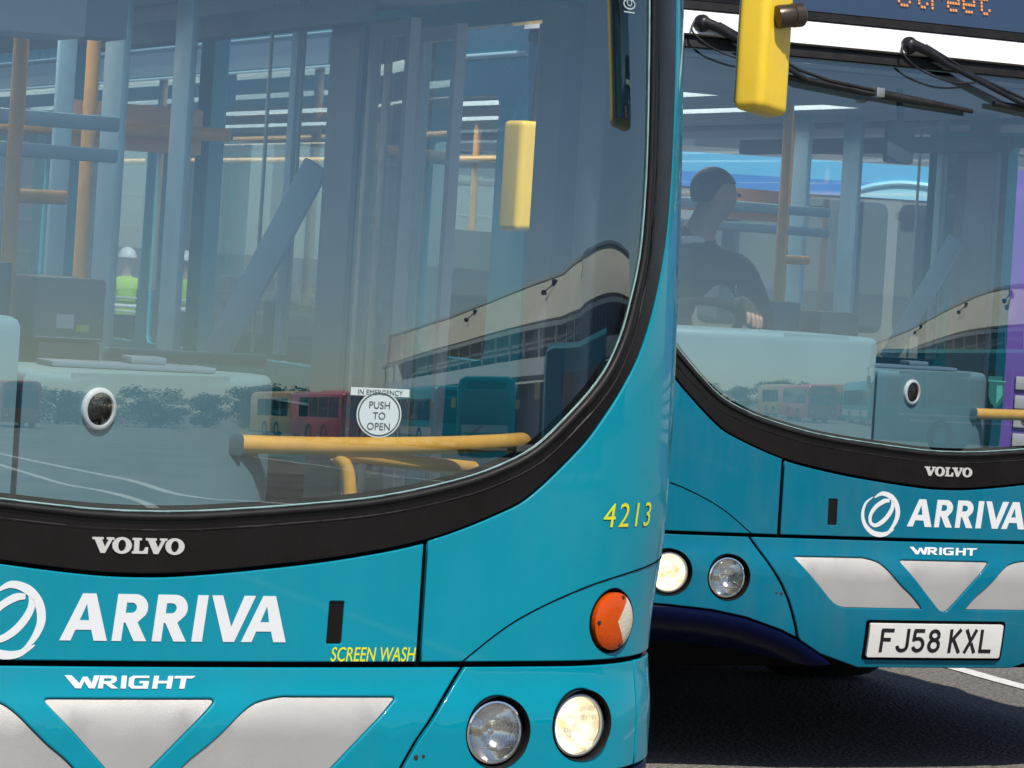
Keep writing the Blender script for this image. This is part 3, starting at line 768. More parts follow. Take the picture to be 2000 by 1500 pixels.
    WIN_N = [(2.30, 3.40), (3.52, 4.82), (4.94, 6.24), (6.36, 7.66), (7.78, 9.08), (9.20, 10.5), (10.62, 11.7)]
    WIN_O = [(.80, 1.72), (1.90, 4.25), (4.40, 5.85), (6.0, 7.3), (7.45, 8.75), (8.9, 10.4)]
    rr = lambda y0, y1, z0, z1, r=.05: roundpoly([(A_(y0), z0), (A_(y1), z0), (A_(y1), z1), (A_(y0), z1)], r, 4)
    arch = lambda yc: [(A_(yc + .56 * math.cos(t)), .30 + .62 * math.sin(t)) for t in (math.pi * k / 16 for k in range(17))]
    for s in (1, -1):
        wins = WIN_N if s > 0 else WIN_O
        hl = [rr(y0, y1, 1.20 if not (s < 0 and i == 0) else 1.30, 2.30 if s > 0 else 2.20) for i, (y0, y1) in enumerate(wins)]
        if s > 0: hl += [rr(.585, .715, 1.05, 2.20, .02), rr(.86, 1.72, .36, 2.22, .03)]
        ol = [(1.625, .27)] + [(A_(2.62 - .56), .27)] + arch(2.62)[::-1] + [(A_(2.62 + .56), .27), (A_(8.5 - .56), .27)] + arch(8.5)[::-1] + [(A_(8.5 + .56), .27), (A_(END), .27), (A_(END), 2.55), (1.625, 2.55)]
        if s < 0: ol, hl = mirror_x(ol), [mirror_x(h) for h in hl]
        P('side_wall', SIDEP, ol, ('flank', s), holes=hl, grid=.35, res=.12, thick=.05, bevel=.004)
        for h in hl[:len(wins)] + ([hl[-2]] if s > 0 else []):
            me = cached(('sw', s, h[0]), lambda: _pm('side_window', SIDEGLASS, h, dict(off=-.012, thick=0, grid=.5, res=.2)))
            link('side_window', me, None, root)
        def gut():
            mb = MB(); mb.tube([pos(s * a, 2.335) + nrm(s * a, 2.335) * .006 for a in (1.63, 2.2, 3, 5, 8, A_(END))], .011, 8)
            mb.tube([pos(s * a, 2.47) + nrm(s * a, 2.47) * .002 for a in (1.63, 2.2, 3, 5, 8, A_(END))], .007, 8); return mb.mesh('roof_gutter', mat('gutter highlight', (.45, .66, .70), .3), 60)  # pale colour puts the cantrail highlight lines into the gutter tubes
        link('roof_gutter', cached(('gut', s), gut), None, root)
    def roofm():
        mb = MB(); vs = []; fs = []; prof = [(-1.363, 2.55), (-1.355, 2.66), (-1.30, 2.76), (-1.15, 2.84), (-.7, 2.88), (0, 2.90), (.7, 2.88), (1.15, 2.84), (1.30, 2.76), (1.355, 2.66), (1.363, 2.55)]
        ys = [.34, 1.0, 4, 8, END - .1, END + .02]; q = len(prof)
        for y in ys:
            for x, z in prof: vs.append((x, y if y > .5 else .20 + .30 * (abs(x) / 1.36) ** 4 + .0, z))
        for i in range(len(ys) - 1):
            for j in range(q - 1): fs.append((i * q + j, (i + 1) * q + j, (i + 1) * q + j + 1, i * q + j + 1))
        mb.add(vs, fs); return mb.mesh('roof', BANDWHITE, 50)
    link('roof', cached(('roof',), roofm), None, root)
    def rearm():
        mb = MB(); mb.box(-1.335, 1.335, END + .005, END + .06, .33, 1.15, .02); mb.box(-1.335, 1.335, END + .005, END + .06, 2.25, 2.86, .02); mb.box(-1.335, -1.28, END + .006, END + .058, 1.152, 2.248); mb.box(1.28, 1.335, END + .006, END + .058, 1.152, 2.248); return mb.mesh('rear_wall', paint, 40)
    link('rear_wall', cached(('rear', paint.name), rearm), None, root)
    def rearg():
        mb = MB(); mb.add([(-1.28, END + .03, 1.15), (1.28, END + .03, 1.15), (1.28, END + .03, 2.25), (-1.28, END + .03, 2.25)], [(0, 1, 2, 3)]); return mb.mesh('rear_window', SIDEGLASS)
    link('rear_window', cached(('rearg',), rearg), None, root)
    def cant(s):
        return _pm('cantrail_panel', mat('pale cantrail', (.50, .66, .70), .35, 0, .3, noise=(3, .05)), [(s * A_(2.35), 2.352), (s * A_(END - .1), 2.352), (s * A_(END - .1), 2.452), (s * A_(2.35), 2.452)], dict(off=.004, thick=.003, grid=.5, res=.2, bevel=.001))
    for s in (1, -1): link('cantrail_panel', cached(('cant', s), lambda: cant(s)), None, root)
    def floorm():
        mb = MB(); mb.box(-1.29, 1.29, .50, END - .02, .33, .37); mb.box(-1.29, -.10, .62, 1.9, .372, .62); mb.box(-1.29, 1.29, 6.6, END - .02, .372, .75)
        for s in (-1, 1):
            for yc in (2.62, 8.5): mb.box(s * .78 - .02, s * .78 + .02, yc - .62, yc + .62, .372, 1.02); mb.box(min(s * .80, s * 1.29), max(s * .80, s * 1.29), yc - .62, yc + .62, 1.0, 1.04)
        return mb.mesh('floor', FLOOR, 40)
    link('floor', cached(('floor',), floorm), None, root)
    def underm():
        mb = MB(); mb.box(-1.25, 1.25, 3.3, 7.8, .26, .322); mb.box(-1.24, 1.24, .38, .46, .338, .56); mb.box(-1.28, 1.28, .462, 1.95, .318, .327); return mb.mesh('chassis', UNDER, 40)
    link('chassis', cached(('under',), underm), None, root)
    def ceilm():
        mb = MB(); mb.box(-1.29, -.38, .44, END - .02, 2.30, 2.36); mb.box(-.22, .22, .44, END - .02, 2.30, 2.36); mb.box(.38, 1.29, .44, END - .02, 2.30, 2.36); mb.box(-.38, -.22, .44, 1.35, 2.301, 2.359); mb.box(.22, .38, .44, 1.35, 2.301, 2.359); mb.box(-1.2, 1.2, .26, 1.35, 2.364, 2.50); mb.box(.92, 1.27, .62, END - .1, 2.275, 2.298, .01); mb.box(-1.27, -.92, .62, END - .1, 2.235, 2.298, .02)
        return mb.mesh('ceiling', CEIL, 40)
    link('ceiling', cached(('ceil',), ceilm), None, root)
    for x in (-.30, .30):  # added glowing strips, recessed out of view, to light the interior
        def cl(x=x):
            mb = MB(); mb.box(x - .075, x + .075, 1.36, END - .6, 2.345, 2.358, .004); return mb.mesh('added_glow_strip', CABINGLOW, 40)
        link('added_glow_strip', cached(('cl', x), cl), None, root)
    for yc in (2.62, 8.5):
        for s in (1, -1):
            def wheel(part):
                M = Matrix.Translation((s * 1.18, yc, .48)) @ Matrix.Rotation(R(90 * s), 4, 'Y'); mb = MB()
                if part: mb.lathe([(.27, -.28), (.45, -.28), (.48, -.24), (.48, .10), (.45, .14), (.29, .13), (.27, .10)], M, 36); return mb.mesh('wheel', TYRE, 40)
                mb.lathe([(.275, .10), (.25, .07), (.14, .04), (.13, .10), (.0005, .11)], M, 30); return mb.mesh('wheel_rim', STEEL, 40)
            wh = link('wheel', cached(('wheel', s, yc), lambda: wheel(True)), None, root)
            link('wheel_rim', cached(('rim', s, yc), lambda: wheel(False)), None, wh)
    # ------------------------------------------------ nearside door
    def post(name, m, *bx, key, bev=.008):
        def mk():
            mb = MB()
            for b in bx: mb.box(*b, bev)
            return mb.mesh(name, m, 40)
        return link(name, cached(('int', key), mk), None, root)
    post('door_post', POSTDARK, (1.20, 1.29, .725, .855, .37, 2.24), key='dp1')
    post('door_post', POSTDARK, (1.19, 1.29, 1.73, 1.90, .37, 2.24), key='dp2')
    post('door_post', POSTDARK, (1.18, 1.30, .455, .58, .95, 2.30), key='dp3')
    def leaf(x0, y0, x1, y1, key, gm):
        fr = MB(); a, b = Vector((x0, y0, 0)), Vector((x1, y1, 0)); d = (b - a).normalized()
        for q in (a, b): fr.bar(q + Vector((0, 0, .40)), q + Vector((0, 0, 2.20)), .026, .026)
        for z in (.42, 2.18): fr.bar(a + d * .014 + Vector((0, 0, z)), b - d * .014 + Vector((0, 0, z)), .024, .035)
        o = link('door_leaf', cached(('leaf', key), lambda: fr.mesh('door_leaf', LGREY, 40)), None, root)
        g = MB(); g.add([a + d * .012 + Vector((0, 0, .44)), b - d * .012 + Vector((0, 0, .44)), b - d * .012 + Vector((0, 0, 2.16)), a + d * .012 + Vector((0, 0, 2.16))], [(0, 1, 2, 3)])
        link('leaf_glass', cached(('leafg', key), lambda: g.mesh('leaf_glass', gm, 40)), None, o)
        h = MB(); m_ = (a + b) / 2; nn = Vector((-d.y, d.x, 0)) * .05; h.tube([m_ + nn + Vector((0, 0, z)) for z in (.8, 1.0, 1.5, 1.7)], .013, 10)
        link('door_handle', cached(('leafh', key), lambda: h.mesh('door_handle', LGREY, 40)), None, o)
    if near: leaf(1.03, 1.44, 1.00, 1.14, 'a', LEAFGREY); leaf(1.15, 1.41, 1.14, 1.18, 'b', LEAFGLASS)
    if near: post('leaf_edge', LGREY, (1.012, 1.03, 1.30, 1.345, .45, 2.2), key='le')

    # ------------------------------------------------ interior frame, rails, machine
    post('post', POSTBLUE, (.575, .597, 2.035, 2.195, .40, 2.295), key='pA'); post('post', POSTBLUE, (.68, .70, 1.815, 1.945, .40, 2.295), key='pB')
    if near: post('post', POSTBLUE, (.456, .505, 2.20, 2.23, .40, 2.295), key='pA0')
    post('post', PALEEDGE, (.83, .84, 1.423, 1.433, 1.37, 2.295), key='pC', bev=.002); post('post', POSTBLUE, (.82, .836, 1.433, 1.474, 1.37, 2.295), key='pC2', bev=.004)
    post('post', PALEEDGE, (.80, .808, 1.565, 1.575, 1.37, 2.295), key='pE', bev=.002)
    post('sill_rail', POSTBLUE, (.335, .735, 1.28, 1.32, 1.343, 1.374), key='sill', bev=.006); post('header_rail', POSTDARK, (.79, .85, 1.00, 2.98, 2.165, 2.225), key='head')
    def pd():
        mb = MB(); vs = []
        for z in (.40, 2.295): vs += [(.865, 1.325, z), (.855, 1.12, z), (.87, 1.125, z), (.88, 1.325, z)]
        mb.add(vs, [(0, 1, 2, 3), (4, 5, 6, 7), (0, 1, 5, 4), (1, 2, 6, 5), (2, 3, 7, 6), (3, 0, 4, 7)]); return mb.mesh('post', POSTDARK, 30)
    link('post', cached(('pD',), pd), None, root)
    def br():
        mb = MB(); mb.bar((.70, 1.545, 1.36), (.862, 1.36, 1.84), .02, .070, bev=.006); return mb.mesh('brace', POSTBLUE, 40)
    link('brace', cached(('brace',), br), None, root)
    post('sill_rail', POSTBLUE, (.79, .828, 1.50, 2.79, 1.300, 1.366), key='sill'); post('header_rail', POSTDARK, (.79, .85, 1.00, 2.98, 2.165, 2.225), key='head')
    def scr():
        mb = MB(); mb.add([(.81, 1.5, 1.366), (.81, 2.8, 1.366), (.81, 2.8, 2.13), (.81, 1.5, 2.13)], [(0, 1, 2, 3)]); return mb.mesh('screen_pane', SIDEGLASS)
    post('cab_bar', POSTBLUE, (-.9, .43, 1.58, 1.62, 1.888, 1.925), (-.9, .43, 1.58, 1.62, 1.812, 1.846), key='bars')
    def pole(pts, key, r=.0185):
        def mk():
            mb = MB(); mb.tube(pts, r, 14); return mb.mesh('grab_pole', RAIL, 50)
        return link('grab_pole', cached(('pole', key), mk), None, root)
    pole([(.118, 1.41, .4), (.120, 1.41, 1.3), (.118, 1.41, 2.295)], 1); pole([(.50, 2.05, .4), (.50, 2.05, 1.3), (.50, 2.05, 2.295)], 2)
    pole([(.13, 1.42, 1.715), (.26, 1.45, 1.718)], 3, .017)
    pole([(.05, 2.88, 1.925), (.6, 2.87, 1.93), (1.16, 2.86, 1.948), (1.178, 2.86, 1.949)], 4, .020)
    for k, (x, y) in enumerate(((-.45, 4.2), (.45, 4.9), (-.45, 6.2), (.45, 6.6))): pole([(x, y, .4), (x, y, 2.295)], 10 + k, .0175)
    for k, x in enumerate((-.42, .42)): pole([(x, 3.3, 2.12), (x, 6, 2.12), (x, 10, 2.12)], 20 + k, .0175)
    bp = post('back_board', ORANGEPANEL, (.70, 1.115, 2.91, 2.935, 1.885, 2.018), key='board', bev=.006)
    for x in (.765, 1.05):
        for z in (1.925, 1.988):
            def bsc(x=x, z=z):
                mb = MB(); mb.lathe([(.010, 0), (.009, .006), (.0005, .008)], Matrix.Translation((x, 2.909, z)) @ Matrix.Rotation(R(90), 4, 'X'), 12); return mb.mesh('board_bolt', METALDARK)
            link('board_bolt', cached(('bsc', x, z), bsc), None, bp)
    tm = post('ticket_machine', GREYBOX, (.066, .232, 1.0, 1.18, 1.392, 1.535), key='tm', bev=.012)
    for k, (q, m_) in enumerate((((.117, .158, .996, .9995, 1.420, 1.452), PAPER), ((.164, .193, .996, .9995, 1.414, 1.430), YPAPER), ((.070, .225, .997, .9995, 1.398, 1.401), LGREY))):
        def tml(q=q, m_=m_):
            mb = MB(); mb.box(*q); return mb.mesh('machine_label', m_, 40)
        link('machine_label', cached(('tml', k), tml), None, tm)
    post('machine_stand', GREYBOX, (.085, .232, 1.02, 1.16, .65, 1.39), key='tms')
    post('cab_partition', DASHD, (-.15, .04, 1.10, 1.14, .65, 1.56), (-1.20, .0, 1.88, 1.92, .62, 1.75), key='cabp')
    # dashboard
    def dash(pts, z0, z1):
        bm = bmesh.new(); lo = [bm.verts.new((x, y, z0)) for x, y in pts]; hi = [bm.verts.new((x, y, z1)) for x, y in pts]; n = len(pts)
        bm.faces.new(lo[::-1]); top_ = bm.faces.new(hi)
        for i in range(n): bm.faces.new((lo[i], lo[(i + 1) % n], hi[(i + 1) % n], hi[i]))
        bmesh.ops.bevel(bm, geom=list(top_.edges), offset=.03, segments=4, profile=.6, affect='EDGES')
        bm.verts.index_update(); r_ = ([v.co.copy() for v in bm.verts], [[v.index for v in f.verts] for f in bm.faces]); bm.free(); return r_
    def dashm():
        mb = MB(); mb.add(*dash([(-.208, .146), (-.10, .183), (.0, .222), (.10, .262), (.20, .305), (.30, .355), (.38, .405), (.435, .46), (.463, .53), (.455, .60), (.40, .66), (-.208, .66)], .98, 1.355))
        return mb.mesh('dashboard', DASH, 40)
    da = link('dashboard', cached(('dashm',), dashm), None, root)
    def hump():
        mb = MB(); mb.add(*dash([(-1.20, .26), (-1.10, .19), (-.9, .135), (-.6, .11), (-.35, .115), (-.222, .14), (-.214, .18), (-.214, .60), (-1.2, .66)], .98, 1.462)); return mb.mesh('instrument_binnacle', DASH, 40)
    link('instrument_binnacle', cached(('hump',), hump), None, root)
    def dparts():
        mb = MB(); mb.box(-.06, .30, .44, .56, 1.356, 1.368, .004); mb.box(.12, .20, .47, .54, 1.368, 1.384, .006); return mb.mesh('dash_tray', POSTDARK, 40)
    link('dash_tray', cached(('dtray',), dparts), None, da)
    def vent(i):
        mb = MB(); M = Matrix.Translation((-.030, .2085, 1.284)) @ Matrix.Rotation(R(21), 4, 'Z') @ Matrix.Rotation(R(90), 4, 'X')
        if i == 0: mb.lathe([(.043, -.002), (.043, .005), (.040, .008), (.034, .008), (.032, .004)], M)
        elif i == 1: mb.lathe([(.033, .0045), (.028, .008), (.012, .011), (.0005, .0115)], M)
        return mb.mesh('vent', [WHITE, mat('vent dark', (.02, .012, .012), .12, 0, .8), METALDARK][i], 50)
    v_ = link('vent', cached(('v0',), lambda: vent(0)), None, da); link('vent_core', cached(('v1',), lambda: vent(1)), None, v_)
    post('dash_shelf', DASHD, (-1.2, 1.05, .17, .60, .90, .975), key='shelf', bev=.02)
    post('inner_front', LINING, (-1.24, 1.24, .60, .63, .37, 1.05), key='inf')
    # yellow front rail
    def frail():
        mb = MB(); mb.tube(smoothline([(.340, .382, 1.214), (.55, .392, 1.216), (.80, .42, 1.224), (.98, .47, 1.232), (1.08, .56, 1.232), (1.12, .70, 1.21)], 5), .0195, 14)
        mb.tube(smoothline([(.56, .40, 1.204), (.70, .42, 1.190), (.84, .47, 1.178), (.98, .60, 1.165)], 5), .0165, 12)
        mb.tube(smoothline([(.565, .40, 1.196), (.592, .398, 1.168), (.604, .398, 1.10), (.604, .398, 1.0)], 5), .0155, 12)
        return mb.mesh('front_rail', RAIL, 60)
    fr = link('front_rail', cached(('frail',), frail), None, root)
    def brk():
        mb = MB(); mb.box(.275, .345, .36, .41, 1.188, 1.236, .012); mb.bar((.20, .39, 1.200), (.29, .385, 1.208), .03, .028, bev=.006); return mb.mesh('rail_bracket', DASHD, 40)
    link('rail_bracket', cached(('brk',), brk), None, fr)
    # steering wheel, driver seat, seats, cab box under the ceiling
    def stw():
        mb = MB(); M = Matrix.Translation((-.66, .74, 1.445)) @ Matrix.Rotation(R(-28), 4, 'X'); mb.tube([M @ Vector((.22 * math.cos(t), .22 * math.sin(t), 0)) for t in (2 * math.pi * k / 40 for k in range(40))], .015, 10, closed=True)
        mb.bar(M @ Vector((-.21, 0, 0)), M @ Vector((.21, 0, 0)), .03, .016); mb.lathe([(.05, -.01), (.05, .02), (.0005, .03)], M, 20); mb.tube([M @ Vector((0, 0, -.01)), M @ Vector((0, -.02, -.35))], .035, 10)
        return mb.mesh('steering_wheel', mat('steering wheel', (.012, .012, .013), .85, spec=.1), 50)
    link('steering_wheel', cached(('stw',), stw), None, root)
    def dseat():
        mb = MB(); mb.box(-.86, -.38, 1.18, 1.62, 1.0, 1.12, .04); mb.box(-.84, -.40, 1.56, 1.68, 1.10, 1.82, .04); mb.box(-.76, -.48, 1.24, 1.5, .62, 1.0, .02); return mb.mesh('driver_seat', SEAT, 50)
    link('driver_seat', cached(('dseat',), dseat), None, root)
    def seat():
        mb = MB(); mb.box(-.42, .42, 0, .42, .42, .50, .03); mb.box(-.42, -.01, .38, .46, .50, 1.08, .035); mb.box(.01, .42, .38, .46, .50, 1.08, .035); mb.box(-.3, .3, .1, .34, .0, .42, .01); return mb.mesh('passenger_seat', SEAT, 50)
    for x, y, z in ((.84, 3.75, .37), (.84, 4.6, .37), (.84, 5.5, .37), (-.84, 3.6, .37), (.84, 6.9, .4), (.84, 7.8, .4)):
        o = link('passenger_seat', cached(('seat',), seat), None, root); o.location = (x, y, z)
    if near: post('blind_box', CEIL, (-1.0, -.012, .50, .70, 2.04, 2.29), key='blind', bev=.01)
    if near: post('blind_box', POSTDARK, (-.005, .11, .60, .72, 2.05, 2.29), key='blind2', bev=.006)
    def imir():
        mb = MB(); mb.box(-.165, -.055, .245, .275, 2.055, 2.20, .012); mb.tube([(-.11, .26, 2.19), (-.11, .28, 2.31)], .012, 8); return mb.mesh('interior_mirror', LINING, 40)
    if not near:
        o = link('interior_mirror', imir(), None, root)
    # ------------------------------------------------ outside mirrors
    def ext_mirror(s, cx, cy, z0, z1, wd, dp, turn, key):
        Q = Matrix.Translation((cx, cy, 0)) @ Matrix.Rotation(R(turn), 4, 'Z')
        def housing():
            bm = bmesh.new(); bmesh.ops.create_cube(bm, size=1)
            for v in bm.verts:
                top = v.co.z > 0; front = v.co.y < 0
                z = (z1 if top else z0) + (.012 if (not top and v.co.x * s < 0) else 0) - (.006 if not top and not front else 0)
                v.co = Vector((v.co.x * wd * (.80 if front else 1.0), v.co.y * dp, z))
            bmesh.ops.bevel(bm, geom=bm.edges[:], offset=.018, segments=5, profile=.55, affect='EDGES')
            me = D.meshes.new('mirror'); bm.transform(Q); bm.to_mesh(me); bm.free(); me.materials.append(YELLOW); me.shade_smooth(); me.set_sharp_from_angle(angle=R(40)); return me
        h = link('mirror', cached(('mh', key), housing), None, root)
        def gl():
            mb = MB(); mb.box(-wd / 2 + .011, wd / 2 - .011, dp / 2 + .0005, dp / 2 + .003, z0 + .02, z1 - .02, .001); mb.v = [tuple(Q @ Vector(v)) for v in mb.v]; return mb.mesh('mirror_glass', MIRROR, 40)
        link('mirror_glass', cached(('mg', key), gl), None, h)
        def arm():
            mb = MB(); mb.tube([(cx + s * .005, cy, z1 - .02), (cx, cy, z1 + .05), (cx - s * .03, cy + .02, 2.55), (cx - s * .12, cy + .10, 2.66), (cx - s * .25, cy + .35, 2.70)], .017, 10); return mb.mesh('mirror_arm', WIPER, 60)
        link('mirror_arm', cached(('ma', key), arm), None, h)
        def clamp():
            mb = MB(); zc = z0 + .205; M = Matrix.Translation((cx - .004, cy - .045, zc)) @ Matrix.Rotation(R(80), 4, 'Y')
            mb.lathe([(.0005, -.005), (.023, 0), (.025, .006), (.025, .032), (.023, .034), (.023, .038), (.026, .040), (.026, .060), (.022, .064), (.0005, .064)], M, 24); return mb.mesh('mirror_clamp', METALDARK, 40)
        if s > 0: link('mirror_clamp', cached(('mc', key), clamp), None, h)
    ext_mirror(1, 1.322, -.005, 1.975, 2.36, .135, .066, 28, 'n')
    ext_mirror(-1, -1.655, -.10, 1.735, 2.075, .175, .10, 0, 'o')
    # ------------------------------------------------ wipers
    if not near:
        S = lambda a, z, h: pos(a, z) + nrm(a, z) * h
        for k, (hub, elbow, b0, b1, th) in enumerate((((-.965, 2.448), (-.60, 2.288), (-.66, 2.296), (.040, 2.238), .0155), ((-.205, 2.440), (.26, 2.262), (.125, 2.272), (.80, 2.225), .0155))):
            def arms():
                mb = MB(); mb.lathe([(.030, 0), (.030, .012), (.020, .03), (.016, .034), (.0005, .036)], Matrix.Translation(S(*hub, .02)) @ Matrix.Rotation(R(90), 4, 'X'), 20)
                mb.tube([S(*hub, .05), S(hub[0] + .05, hub[1] - .018, .055), S(hub[0] + .13, hub[1] - .055, .05), S(elbow[0], elbow[1], .05), S(elbow[0] + .27, elbow[1] - .028, .045)], [.017, .017, .011, .008, .007], 8)
                mb.tube([S(hub[0] + .05, hub[1] + .0, .05), S(hub[0] + .25, hub[1] - .088, .045), S(elbow[0] - .03, elbow[1] + .03, .05), S(elbow[0] + .08, elbow[1] + .004, .05), S(elbow[0] + .26, elbow[1] - .014, .045)], .0055, 8)
                c_ = [S(hub[0] - .025, hub[1] + .005, .03), S(hub[0] - .035, hub[1] - .035, .045), S(hub[0] + .03, hub[1] - .085, .05), S(hub[0] + .15, hub[1] - .115, .05), S(hub[0] + .27, hub[1] - .105, .05)]
                mb.tube(smoothline(c_, 5), .0036, 6)
                return mb.mesh('wiper', WIPER, 50)
            wp = link('wiper', arms(), None, root)
            def blade():
                mb = MB(); n = 14; mb.tube([S(b0[0] + (b1[0] - b0[0]) * i / n, b0[1] + (b1[1] - b0[1]) * i / n, .026) for i in range(n + 1)], [th * (.45 + .55 * math.sin(math.pi * (.12 + .86 * i / n))) for i in range(n + 1)], 8); return mb.mesh('wiper_blade', WIPER, 50)
            link('wiper_blade', blade(), None, wp)
            def clip():
                c = S(elbow[0] + .26, elbow[1] - .022, .048); mb = MB(); mb.box(c.x - .016, c.x + .016, c.y - .02, c.y + .02, c.z - .014, c.z + .018, .004); return mb.mesh('wiper_clip', STEEL, 40)
            link('wiper_clip', clip(), None, wp)
    return root

NB = build_bus((-.7075, 6.4875, 0), .4394, 'near teal city bus filling the left foreground, yellow number 4213 on its corner', TEAL, True)
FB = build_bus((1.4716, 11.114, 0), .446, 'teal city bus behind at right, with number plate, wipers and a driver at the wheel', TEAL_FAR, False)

# ---------------------------------------------------------------- people (one skinned body each, clothing by region)
def skin_body(name, chains, mats, subdiv=2):
    """chains: list of (material index, [(x, y, z, r), ...]); first point of a chain may repeat a point of an earlier one"""
    verts = []; rad = []; edges = []; segs = []; look = {}
    def vid(p):
        k = (round(p[0], 4), round(p[1], 4), round(p[2], 4))
        if k not in look: look[k] = len(verts); verts.append(p[:3]); rad.append(p[3])
        return look[k]
    for mi, ch in chains:
        ids = [vid(p) for p in ch]
        for a, b in zip(ids, ids[1:]): edges.append((a, b)); segs.append((mi, Vector(verts[a]), Vector(verts[b])))
    me = D.meshes.new(name); me.from_pydata(verts, edges, []); me.update()
    o = D.objects.new(name, me); COL.objects.link(o)
    md = o.modifiers.new('s', 'SKIN'); md.use_smooth_shade = True; md.branch_smoothing = .6
    for v, r in zip(me.skin_vertices[0].data, rad): v.radius = (r, r); v.use_root = False
    me.skin_vertices[0].data[0].use_root = True
    sb = o.modifiers.new('d', 'SUBSURF'); sb.levels = subdiv; sb.render_levels = subdiv
    dg = bpy.context.evaluated_depsgraph_get(); res = D.meshes.new_from_object(o.evaluated_get(dg))
    D.objects.remove(o); D.meshes.remove(me)
    res.name = name; res.materials.clear()
    for m in mats: res.materials.append(m)
    def dist(p, a, b):
        d = b - a; t = max(0, min(1, (p - a).dot(d) / max(d.length_squared, 1e-9))); return (p - a - d * t).length
    for p in res.polygons:
        c = p.center; p.material_index = min(segs, key=lambda s: dist(c, s[1], s[2]))[0]; p.use_smooth = True
    return res
def hand_chains(mi, wrist, d, side, up, r=.0105):
    """palm and five bent fingers leaving the wrist along d; side = towards the thumb, up = back of the hand"""
    wr = Vector(wrist[:3]); d, side, up = Vector(d).normalized(), Vector(side).normalized(), Vector(up).normalized(); out = []
    palm = wr + d * .055; pk = (*palm, .030); out.append((mi, [wrist, pk]))
    for k, (s, L) in enumerate(((.028, .070), (.010, .080), (-.009, .074), (-.027, .058))):
        b = palm + d * .035 + side * s; m_ = b + d * L * .5 - up * .010; e = m_ + d * L * .22 - up * .034
        out.append((mi, [pk, (*b, r), (*m_, r * .95), (*e, r * .8)]))
    t0 = wr + d * .035 + side * .030; t1 = t0 + side * .030 + d * .020 - up * .006; t2 = t1 + d * .034 - up * .016
    out.append((mi, [wrist, (*t0, r * 1.2), (*t1, r * 1.1), (*t2, r * .9)])); return out
def face(me, c, fwd):
    """push a nose, brow, chin and eye hollows into the head round centre c"""
    f = Vector(fwd).normalized(); s = f.cross(Vector((0, 0, 1))).normalized(); c = Vector(c)
    for v in me.vertices:
        q = v.co - c
        if q.length > .19 or q.z < -.14: continue
        x, y, z = q.dot(s), q.dot(f), q.z
        if y > .02:
            g = lambda cx, cz, w: math.exp(-((x - cx) ** 2 + (z - cz) ** 2) / w ** 2)
            v.co += f * (.010 * g(0, -.022, .022) + .007 * g(0, .03, .045) + .009 * g(0, -.075, .03) + .005 * g(0, -.058, .018) - .010 * (g(.034, .004, .018) + g(-.034, .004, .018)))
        v.co += s * (-x * .12)
def dome(name, c, r, mats, z0, fwd, parent, brim=0, cut=.35):
    """a cap of hair or a helmet over the skull"""
    mb = MB(); n = 24; rings = 9; vs = []; fs = []; f = Vector(fwd).normalized(); s = f.cross(Vector((0, 0, 1)))
    for i in range(rings + 1):
        th = (math.pi * .5 + .55) * i / rings
        for k in range(n):
            ph = 2 * math.pi * k / n; cf = math.cos(ph); t2 = min(th, math.pi * .5) if brim else th * (1 - .44 * sm((cf + .15) / .8))
            d = (f * math.cos(ph) * (1.12 if brim else 1.02) + s * math.sin(ph) * .92) * math.sin(t2) + Vector((0, 0, 1.02)) * math.cos(t2)
            vs.append(Vector(c) + d * r * (1 + (.10 * (i == rings) if brim else 0)))
    for i in range(rings):
        for k in range(n): fs.append((i * n + k, i * n + (k + 1) % n, (i + 1) * n + (k + 1) % n, (i + 1) * n + k))
    mb.add(vs, fs); return link(name, mb.mesh(name, mats, 60), None, parent)

